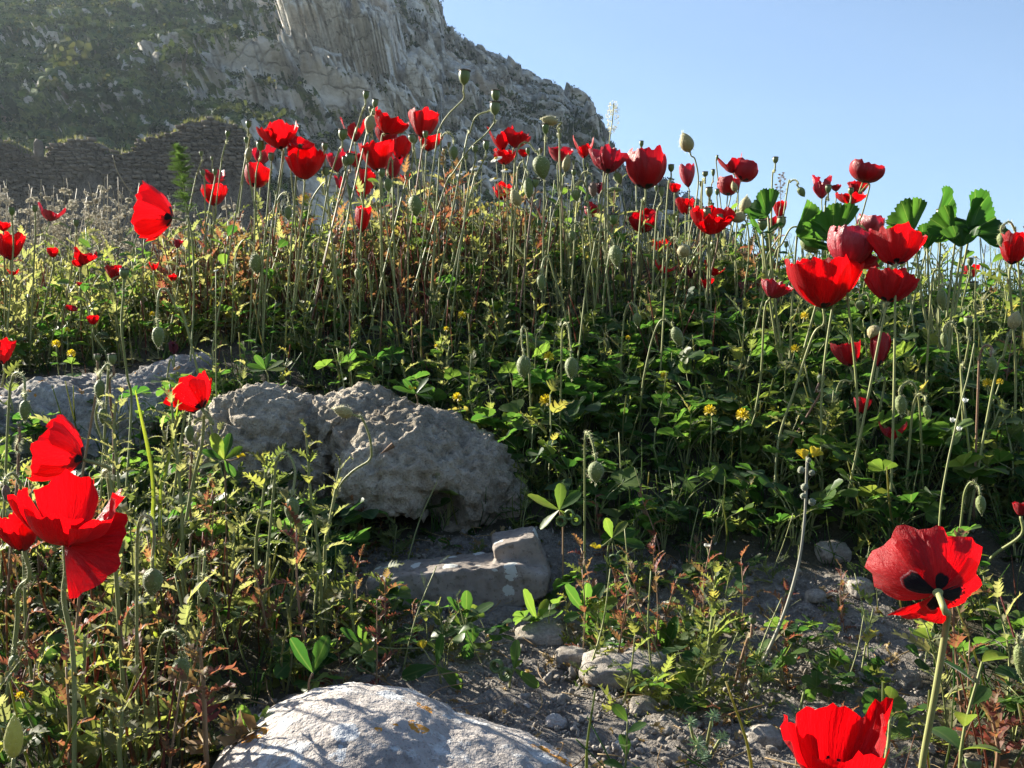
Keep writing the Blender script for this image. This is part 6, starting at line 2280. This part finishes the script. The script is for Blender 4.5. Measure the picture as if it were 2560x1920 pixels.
for px, py, w, d, lab in YEL:
    ds = np.linspace(max(.75, d - .1), 2.6, 60)
    d = min(ds, key=lambda q: abs(P(px, py, q).z - g1(P(px, py, q).x, q) - .095))
    c = P(px, py, d)
    base = down(px, py, d, rd.uniform(-.015, .015))
    root = thing('yellow_clover', lab, 'clover flower', base)
    r = w / F * d * .5
    g = Geo()
    for k in range(26):
        a = k * 2.4
        e = math.asin(max(-1, min(1, 1 - 1.7 * (k + .5) / 26)))
        dd = Vector((math.cos(a) * math.cos(e), math.sin(a) * math.cos(e), math.sin(e)))
        g.join(oval_leaf(r * .62, r * .20, rd, .6, .8, 0, .6, 3), Matrix.Translation(dd * r * .45) @ frame(dd.cross(Vector((.2, .3, .9))).normalized(), 0) @ Matrix.Identity(4))
        g.add([dd * r * .3, dd * r * 1.0 + dd.orthogonal().normalized() * r * .18, dd * r * 1.0 - dd.orthogonal().normalized() * r * .18], [(0, 1, 2)])
    link('flower_head', geo_mesh('flower_head', g.xf(Matrix.Translation(c - base)), M['yellow']), root)
    g = Geo()
    g.add(*tube(shift(spline([c, (c + base) * .5 + Vector((rd.uniform(-.01, .01), 0, 0)), base], 4), base), .0009, .0011, 4))
    link('stem', geo_mesh('stem', g, M['stem']), root)
    for k in range(2):
        o = link('leaf', LEAFM['clover'][rd.randrange(6)][1], root)
        o.matrix_local = leaf_frame(rd.uniform(0, 6.28), rd.uniform(-.1, .6), (c - base) * rd.uniform(.55, .9), rd.uniform(.7, 1.0))

# white daisies
DAI = [(1240, 396, 30, 'white daisy before a red poppy right of the curved pod stalks'), (1238, 447, 28, 'white daisy below the first one at the skyline meadow'),
       (1266, 425, 26, 'white daisy turned aside between two others'), (1152, 432, 26, 'white daisy half hidden behind curved pod stalks'), (1188, 418, 28, 'white daisy among thin stalks below the seed pods'),
       (1205, 402, 20, 'small white daisy behind the leaning pod stalk'), (1420, 460, 18, 'white daisy at the ridge foot among stalks'), (2440, 643, 22, 'small white daisy against the sky gap'),
       (1768, 1368, 24, 'closed white daisy bud on feathery stalk over the bare soil'), (540, 675, 12, 'tiny white flower among trefoil leaves')]
for px, py, w, lab in DAI:
    d = 2.05 if py < 600 else 1.5 if py < 700 else 1.12
    c = P(px, py, d)
    base = down(px, py, d, rd.uniform(-.01, .02))
    root = thing('daisy', lab, 'daisy', base)
    r = w / F * d * .5
    ax = Vector((rd.uniform(-.4, .4), -.45, .8)) if 'bud' not in lab else Vector((0, -.1, 1))
    Fm = Matrix.Translation(c - base) @ frame(ax)
    g = Geo()
    n = 14
    for k in range(n):
        a = 2 * math.pi * k / n
        g.join(oval_leaf(r, r * .22, rd, .4 if 'bud' not in lab else -1.9, .1, 0, .6, 4), Matrix.Rotation(a, 4, 'Z') @ Matrix.Translation((0, r * .12, 0)))
    link('petals', geo_mesh('petals', g.xf(Fm), M['white']), root)
    g = Geo()
    g.add(*lathe([(.34 * r, -.02 * r), (.36 * r, .06 * r), (.22 * r, .2 * r), (.03 * r, .26 * r)], 8))
    link('disc', geo_mesh('disc', g.xf(Fm), M['yellow']), root)
    g = Geo()
    sp = spline([c, (c + base) * .5 + Vector((rd.uniform(-.01, .01), 0, 0)), base], 4)
    g.add(*tube(shift(sp, base), .0009, .0011, 4))
    link('stem', geo_mesh('stem', g, M['stem']), root)
    for k in range(4):
        o = link('leaf', LEAFM['feather'][rd.randrange(5)][1], root)
        o.matrix_local = leaf_frame(rd.uniform(0, 6.28), rd.uniform(.4, 1.2), (c - base) * rd.uniform(.2, .85), rd.uniform(.35, .6))

# mallows with big pleated leaves against the sky
MAL = [('mallow with large dark leaves beside the rosy poppies', [(1920, 512, 60, (-.35, -.75, .5), 20), (1905, 556, 52, (.1, -.6, .75), 160), (1992, 552, 82, (.55, -.7, .35), -40), (2086, 556, 88, (-.2, -.75, .5), 20)], 1.62),
       ('tall mallow with jagged leaves standing against the open sky', [(2285, 540, 80, (-.3, -.8, .4), 30), (2352, 520, 78, (.5, -.7, .45), -20), (2425, 535, 96, (.35, -.85, .25), -8), (2390, 552, 70, (-.55, -.6, .5), 50), (2318, 592, 62, (.3, -.5, .8), 70), (2405, 590, 58, (-.4, -.5, .75), -60)], 1.62)]
for lab, lv, d in MAL:
    bx = sum(a[0] for a in lv) / len(lv)
    base = down(bx, 700, d)
    root = thing('mallow', lab, 'mallow', base)
    g = Geo()
    for px, py, rad, nn, roll in lv:
        foot = P(px, py + rad * .45, d + rd.uniform(-.03, .03))
        Mx = Matrix.Translation(foot - base) @ frame(Vector(nn), R(roll)) @ Matrix.Scale(rad / F * d, 4)
        link('leaf', geo_mesh('leaf', mallow_leaf(.84, rd, 5, .55), M['mallow_leaf']), root).matrix_local = Mx
        g.add(*tube(shift(spline([foot, foot.lerp(base, .45) + Vector((0, .01, -.01)), base], 6), base), .0017, .0024, 6))
    link('stem', geo_mesh('stem', g, M['stem']), root)
# cream mignonette spike against the sky
base = down(1523, 480, 2.1)
root = thing('mignonette', 'cream white flower spike rising against the sky beside the ridge', 'wild flower', base)
sp = path([(1534, 258), (1531, 300), (1525, 345), (1521, 400), (1520, 470)], 2.1)
g = Geo()
g.add(*tube(shift(sp, base), .0012, .0017, 5))
link('stem', geo_mesh('stem', g, M['stem']), root)
g = Geo()
for k in range(150):
    t_ = rd.random()
    py = 254 + t_ * 78
    c = P(1534 - t_ * 5, py, 2.1) - base
    wdt = .003 + .0105 * math.sin(math.pi * (.12 + .80 * t_)) * rd.uniform(.5, 1.1)
    a = rd.uniform(0, 6.28)
    q = c + Vector((math.cos(a) * wdt, math.sin(a) * wdt, 0))
    for m in range(3):
        v = Vector((rd.gauss(0, 1), rd.gauss(0, 1), rd.gauss(0, 1))).normalized() * .0028
        u = v.orthogonal().normalized() * .0014
        g.add([q, q + v + u, q + v - u], [(0, 1, 2)])
link('florets', geo_mesh('florets', g, M['cream'], smooth=False), root, kind='stuff')

# feathery green spike on the sunny side, rosette of narrow leaves below it
base = down(470, 620, 2.05)
root = thing('feathery_spike', 'bushy feathery green spike standing before the ruined wall', 'wild plant', base)
sp = path([(442, 362), (448, 400), (458, 460), (468, 530), (472, 600)], 2.05)
g = Geo()
g.add(*tube(shift(sp, base), .0016, .0020, 5))
link('stem', geo_mesh('stem', g, M['stem']), root)
g = Geo()
for k in range(210):
    t_ = rd.random() ** 1.2
    p = sp[int(t_ * (len(sp) - 12))] - base
    ln = .006 + .022 * min(1, t_ * 3) * rd.uniform(.5, 1.2)
    g.join(feather_leaf(ln, rd, 4, 3.5), Matrix.Translation(p) @ leaf_frame(rd.uniform(0, 6.28), rd.uniform(.1, .9), (0, 0, 0)))
link('foliage', geo_mesh('foliage', g, M['fine_leaf']), root, kind='stuff')

# bent dry stalk
base = down(350, 640, 2.2)
root = thing('dry_stalk', 'bare brown dry stalk bent over before the dry tufts', 'dry stalk', base)
g = Geo()
g.add(*tube(shift(path([(282, 388), (292, 425), (312, 460), (340, 500), (352, 560), (356, 640)], 2.2), base), .0011, .0019, 5))
link('stem', geo_mesh('stem', g, M['dry_stem']), root)

# long grass blades beside the boulders
for lab, pts, w, d in (('long yellow green grass blade before the grey boulder', [(338, 975), (352, 1040), (368, 1110), (380, 1180), (384, 1250), (382, 1330)], 17, 1.05),
                       ('upright green blade crossing behind the cup poppy stalk', [(446, 1000), (438, 1060), (425, 1130), (412, 1190), (400, 1260)], 13, 1.08)):
    base = down(*pts[-1], d)
    root = thing('grass_blade', lab, 'grass blade', base)
    sp = shift(path(pts, d), base)
    g = Geo()
    V, C = [], []
    m_ = len(sp)
    for i, p in enumerate(sp):
        t_ = i / (m_ - 1)
        ww = w / F * d * .5 * min(1, .12 + 2.2 * t_) * (1 - .25 * t_)
        tw = .5 * math.sin(t_ * 3)
        s_ = Vector((math.cos(tw), -math.sin(tw), 0)) * ww
        V += [p - s_, p + Vector((0, ww * .35, 0)), p + s_]
        C += [(-1, t_, 0), (0, t_, 0), (1, t_, 0)]
    g.add(V, [f for i in range(m_ - 1) for f in ((i * 3, i * 3 + 1, i * 3 + 4, i * 3 + 3), (i * 3 + 1, i * 3 + 2, i * 3 + 5, i * 3 + 4))], C)
    link('blade', geo_mesh('blade', g, M['grass']), root)

# toadflax: thin leaning stalk with woolly balls and yellow lips at the top
d = 1.0
base = down(1826, 1815, d)
root = thing('toadflax', 'thin leaning stalk with grey woolly balls and yellow flowers at its tip', 'wild flower', base)
sp = path([(2018, 1135), (2016, 1200), (2012, 1290), (2000, 1390), (1978, 1480), (1950, 1560), (1910, 1650), (1862, 1750), (1826, 1815)], d)
g = Geo()
g.add(*tube(shift(sp, base), .0013, .0021, 6))
link('stem', geo_mesh('stem', g, M['grey_stem']), root)
for a, b, r in ((2003, 1175, 17), (2030, 1182, 15), (2012, 1218, 18), (2030, 1255, 18), (2008, 1240, 14), (2022, 1150, 12)):
    g = Geo()
    g.add(*lathe([(.1, -1), (.75, -.6), (.95, 0), (.7, .6), (.2, .95)], 9, lambda w, t: .07 * math.sin(5 * w)))
    for k in range(5):
        g.join(oval_leaf(1.5, .4, rd, .8, .4), leaf_frame(k * 1.26, 1.0, (0, 0, -.8)))
    g.xf(Matrix.Translation(P(a, b, d - .003) - base) @ Matrix.Rotation(rd.uniform(-.5, .5), 4, 'Y') @ Matrix.Scale(r / F * d * .56, 4))
    link('calyx', geo_mesh('calyx', g, M['woolly']), root)
for a, b, rot in ((2010, 1140, -15), (2032, 1136, 25)):
    g = Geo()
    for k in range(4):
        g.join(oval_leaf(.012, .0034, rd, .9, .7, 0, .6, 4), img_leaf(a, b + 8, d - .004, rot + rd.uniform(-30, 30), 1, .6))
    link('flower', geo_mesh('flower', g.xf(Matrix.Translation(-base)), M['yellow']), root)
nm = [geo_mesh('leaf', oval_leaf(.030, .0019, rd, .3, .2, 0, .5, 4), M['grey_leaf']) for _ in range(3)]
for k in range(16):
    p = sp[int(len(sp) * (.52 + .42 * k / 16))] - base
    link('leaf', nm[k % 3], root).matrix_local = Matrix.Translation(p) @ leaf_frame(rd.choice((0.2, 2.9)) + rd.uniform(-.5, .5), rd.uniform(.7, 1.3), (0, 0, 0), rd.uniform(.6, 1.1))

# young lobed plants and other single stalks in front
LOB = [('young yellow green plant with lobed leaves standing over the gravel', .95, [(1788, 1440), (1786, 1500), (1776, 1580), (1764, 1680), (1752, 1760)], 22, 'poppy', .62, .9),
       ('bright lobed plant rising in front of the biggest poppy leaves', .80, [(212, 1590), (210, 1660), (205, 1740), (225, 1830), (250, 1900)], 16, 'poppy', .8, 1.1),
       ('pale jagged plant catching light left of the pale boulder', 1.06, [(585, 1330), (582, 1420), (580, 1500), (585, 1580)], 16, 'grey', .8, 1.2),
       ('pale lobed rosette on a hairy stalk before the boulder', 1.08, [(668, 1140), (662, 1200), (655, 1270), (640, 1370)], 14, 'poppy', .6, .95),
       ('slim plant with curled leaves before the crevice of the boulder', 1.08, [(764, 1070), (770, 1150), (776, 1230), (790, 1330), (800, 1420)], 16, 'poppy', .5, .8),
       ('narrow leafy stalk beside the tan bud stalk before the boulder', 1.10, [(850, 1170), (838, 1230), (825, 1300), (812, 1380)], 12, 'grey', .5, .8),
       ('pale green leafy spike before the grey boulder', 1.06, [(425, 960), (432, 1040), (440, 1120), (450, 1220), (455, 1320)], 20, 'grey', .5, .8),
       ('grey green spike twined beside the two hanging buds', 1.12, [(290, 1000), (285, 1080), (292, 1160), (300, 1260)], 18, 'grey', .5, .8),
       ('hairy grey shoot in front of the bottom corner leaves', .74, [(305, 1780), (302, 1830), (298, 1890)], 10, 'grey', .6, .9),
       ('bright green curled shoot at the bottom of the leafy corner', .76, [(275, 1800), (285, 1850), (300, 1900)], 9, 'poppy', .6, .9),
       ('small reddened plant beside the lobed green plant on gravel', .90, [(1800, 1780), (1790, 1820), (1782, 1850)], 9, 'red', .6, .9),
       ('upright shoot with reddened leaves below the hanging corner bud', .78, [(500, 1620), (505, 1680), (510, 1750)], 10, 'red', .8, 1.1),
       ('reddened rosette at the shaded edge beside the bottom pod', .80, [(2480, 1790), (2490, 1840), (2495, 1890)], 12, 'red', .9, 1.3),
       ('small feathery shoot on the bare soil before the drooping poppy', .92, [(2010, 1730), (2000, 1780), (1990, 1840)], 8, 'feather', .6, .9),
       ('feathery shoot right of the ragged bottom poppy', .80, [(2225, 1800), (2222, 1850), (2215, 1900)], 9, 'feather', .5, .8),
       ('lobed green leaves at the base of the broken block', 1.06, [(880, 1460), (878, 1520), (885, 1580)], 10, 'poppy', .6, .9)]
for lab, d, pts, n, key, s0, s1 in LOB:
    base = down(*pts[-1], d)
    root = thing('young_plant', lab, 'wild plant', base)
    sp = shift(path(pts, d), base)
    g = Geo()
    g.add(*tube(sp, .0012, .0022, 5))
    g.add(*hairs(sp, .0015, .0035, .0015, rd, .00012))
    link('stem', geo_mesh('stem', g, M['red_stem' if key == 'red' else 'stem']), root)
    az = rd.uniform(0, 6)
    for i in range(n):
        t_ = i / (n - 1)
        p = sp[int((.02 + .9 * t_) * (len(sp) - 1))]
        az += 2.4
        link('leaf', LEAFM[key][rd.randrange(len(LEAFM[key]))][1], root).matrix_local = leaf_frame(az, rd.uniform(.5, 1.25) * (1.15 - .4 * t_), p, rd.uniform(s0, s1) * (.45 + .6 * t_), rd.uniform(-.5, .5))

# spurge: blue green rosettes of needles
SPG = [(1742, 1865, 60), (1800, 1850, 52), (1725, 1810, 44), (1780, 1795, 46), (1760, 1895, 48)]
d = .86
base = down(1765, 1900, d)
root = thing('spurge', 'blue green spurge with needle leaf rosettes at the bottom edge', 'spurge', base)
g = Geo()
nm = [geo_mesh('leaf', oval_leaf(1.0, .075, rd, .35, .2, 0, .55, 5), M['spurge_leaf']) for _ in range(3)]
for a, b, sz in SPG:
    c = P(a, b, d - .01 + rd.uniform(-.01, .01))
    g.add(*tube(shift(spline([c, c.lerp(base, .5) + Vector((0, .004, 0)), base], 4), base), .0014, .0018, 5))
    axis_ = Vector((rd.uniform(-.35, .35), -.65, .7))
    for k in range(26):
        m_ = Matrix.Translation(c - base) @ frame(axis_) @ leaf_frame(k * 2.4, rd.uniform(-.1, .35) + .9 * (k / 26) ** 1.5, (0, 0, .006 * k / 26), sz / F * d * .5 * (1 - .3 * k / 26))
        link('leaf', nm[k % 3], root).matrix_local = m_
link('stem', geo_mesh('stem', g, M['stem']), root)

# white starry flowers on a thin branching stalk in the shade
d = 1.15
base = down(2350, 1290, d)
root = thing('starry_flower', 'thin stalk with three tiny white starry flowers in the shade', 'wild flower', base)
g = Geo()
g.add(*tube(shift(path([(2436, 858), (2420, 940), (2404, 1000), (2386, 1080), (2365, 1180), (2350, 1290)], d), base), .0009, .0014, 5))
g.add(*tube(shift([P(2395, 1078, d), P(2388, 1082, d)], base), .0007))
link('stem', geo_mesh('stem', g, M['stem']), root)
for a, b in ((2411, 1007), (2379, 1056), (2396, 1078)):
    g = Geo()
    for k in range(6):
        g.join(oval_leaf(.006, .0017, rd, -.6, .1, 0, .5, 4), leaf_frame(k * 1.05, .7, (0, 0, 0)))
    link('flower', geo_mesh('flower', g.xf(Matrix.Translation(P(a, b, d - .004) - base) @ Matrix.Rotation(.6, 4, 'X')), M['white']), root)

# shepherd's purse at the skyline
d = 2.1
base = down(1945, 560, d)
root = thing('purse_plant', 'wispy stalk with tiny heart pods against the sky', 'wild plant', base)
g = Geo()
g.add(*tube(shift(path([(1953, 438), (1950, 470), (1952, 510), (1946, 560)], d), base), .0008, .0011, 4))
for k in range(18):
    t_ = k / 18
    p = P(1953 + 2 * math.sin(t_ * 9), 438 + 62 * t_, d) - base
    a = k * 2.4
    q = p + Vector((math.cos(a) * .013, math.sin(a) * .008, .006)) * (.35 + .75 * t_)
    g.add(*tube([p, q], .0005, .0004, 3))
    x_ = Vector((.0035, 0, .003))
    g.add([q, q + x_, q + Vector((0, 0, .0045)), q + Vector((-.0035, 0, .003))], [(0, 1, 2, 3)])
link('stem', geo_mesh('stem', g, M['red_stem']), root)

# brown shell lying on the boulder, dry leaves at the foot of the white stone
g = Geo()
for k in range(26):
    t_ = k / 25
    g.add(*[x for x in lathe([(.001, 0), (.006 * (1 - t_) + .0008, .001), (.006 * (1 - t_) + .0006, .002), (.001, .003)], 9)][:2])
    n_ = 36
    g.v[-n_:] = [tuple(Vector(v) + Vector((0, 0, t_ * .026))) for v in g.v[-n_:]]
o = link('snail_shell', geo_mesh('snail_shell', g, M['snail']), loc=P(984, 1112, 1.385))
o.rotation_euler = (R(20), R(-125), 0)
o.scale = (.62, .62, .75)
tag(o, 'slender brown snail shell lying on the pale boulder', 'snail shell')
for k, (px, py, lab) in enumerate(((548, 1860, 'curled tan dead leaf at the rim of the white domed stone'), (600, 1885, 'wide crumpled dead leaf below the sunlit medick cluster'),
                                   (668, 1815, 'dead leaf tucked under the sunlit medick cluster'), (525, 1905, 'dead leaf at the bottom edge left of the white stone'))):
    g = lobed_leaf(.032, .013, 4, rd, rd.uniform(.8, 1.8), .9, .35, .25)
    mt = img_leaf(px, py, .80, rd.uniform(-120, 120), 1.0, .7)
    o = link('dead_leaf', geo_mesh('dead_leaf', g.xf(Matrix.Translation(-mt.translation) @ mt), M['dry_leaf']), loc=mt.translation)
    tag(o, lab, 'dead leaf')

# dry plants with pale tufts beyond the sunny edge of the mound
grp = 'dry tufted stalks before the ruined wall'
dp = []
for v in range(5):
    root = link('dry_tufted_stalk', None)
    tag(root, 'dry grey stalk set with pale seed tufts before the ruined wall', 'dry plant', grp)
    h = .55
    sp = spline([Vector((0, 0, 0)), Vector((rd.uniform(-.03, .03), 0, h * .5)), Vector((rd.uniform(-.06, .06), 0, h))], 6)
    g, tfs = Geo(), Geo()
    g.add(*tube(sp, .0022, .001, 4))
    for k in range(34):
        t_ = .25 + .75 * rd.random()
        p = sp[int(t_ * (len(sp) - 1))]
        a = rd.uniform(0, 6.28)
        q = p + Vector((math.cos(a), math.sin(a), .5)) * rd.uniform(.015, .075) * (1.25 - t_)
        g.add(*tube([p, q], .0008, .0006, 3))
        r = rd.uniform(.004, .0085)
        for m in range(13):
            v_ = Vector((rd.gauss(0, 1), rd.gauss(0, 1), rd.gauss(0, 1) + .3)).normalized() * r
            u = v_.orthogonal().normalized() * r * .45
            tfs.add([q, q + v_ + u, q + v_ * 1.25, q + v_ - u], [(0, 1, 2, 3)])
    link('stem', geo_mesh('stem', g, M['dry_stem']), root)
    link('seed_tufts', geo_mesh('seed_tufts', tfs, M['tuft'], smooth=False), root, kind='stuff')
    dp.append(root)
for i in range(115):
    px = rd.uniform(-60, 720) if i % 3 else rd.uniform(-60, 330)
    d = rd.uniform(2.75, 3.5)
    x = (px - 1280) / F * d
    py_top = rd.uniform(430, 560) + (45 if px > 420 else 0)
    zt = P(px, py_top, d).z
    gz = g1(x, d)
    s = max(.25, (zt - gz) / .55)
    mt = M4(x, d, gz - .01, rd.uniform(0, 6.28), s, rd.uniform(0, .15), rd.uniform(0, 6.28))
    if i < 5:
        dp[i].matrix_world = mt
    else:
        dup(rd.choice(dp), mt)


# litter and seedlings on the bare patch
lit = [LEAFM['dry'][k][0].arrays() for k in range(4)]
g = Geo()
g.add(*tube(spline([Vector((0, 0, 0)), Vector((.02, .004, .003)), Vector((.045, -.003, .001))], 3), .0006, .0004, 4))
lit.append(g.arrays())
n = 420
x = RNG.uniform(-.5, .7, n * 4)
y = RNG.uniform(.75, 1.45, n * 4)
k_ = bare(x, y) > .5
x, y = x[k_][:n], y[k_][:n]
z = ground(x, y)
n = len(x)
Ms = np.array([np.array(M4(x[i], y[i], z[i] + .008, RNG.uniform(0, 6.28), RNG.uniform(.12, .5) if i % 3 else RNG.uniform(.6, 1.6), RNG.uniform(0, .5), RNG.uniform(0, 6.28))) for i in range(n)])
V, L, S, Cc, T = tiles(lit, np.array([4 if i % 3 == 0 else i % 4 for i in range(n)]), Ms, RNG.uniform(0, 1, n))
o = link('plant_litter', np_mesh('plant_litter', V, L, S, M['dry_leaf'], Cc, T), kind='stuff')
tag(o, 'dead stems and shrivelled leaf scraps strewn over the bare patch', 'litter')
SEED = [('poppy', 'small green lobed seedling on the bare gravelly patch', 'green seedlings on the bare patch', 44), ('red', 'small reddened seedling on the bare gravelly patch', 'reddened seedlings on the bare patch', 34),
        ('medick', 'small dark medick creeping over the bare gravelly patch', 'medicks on the bare patch', 44), ('feather', 'small feathery seedling on the bare gravelly patch', 'feathery seedlings on the bare patch', 16)]
for key, lab, grp, n in SEED:
    src = PR[key]
    c_ = 0
    while c_ < n:
        y_ = rd.uniform(.85, 1.42)
        x_ = rd.uniform(-.30, .55)
        if bare(x_, y_)[0] < .5 or rd.random() > .35 + .65 * (vnoise(np.array([[x_ * 6, y_ * 6, 2.]]), 5)[0] > .0):
            continue
        if ((x_ + .06) / .17) ** 2 + ((y_ - 1.25) / .09) ** 2 < 1 or ((x_ + .06) / .22) ** 2 + ((y_ - .83) / .16) ** 2 < 1:
            continue
        o = dup(rd.choice(src), M4(x_, y_, g1(x_, y_) - .002, rd.uniform(0, 6.28), rd.uniform(.35, .75), rd.uniform(0, .5), rd.uniform(0, 6.28)))
        tag(o, lab, 'wild plant', grp)
        c_ += 1
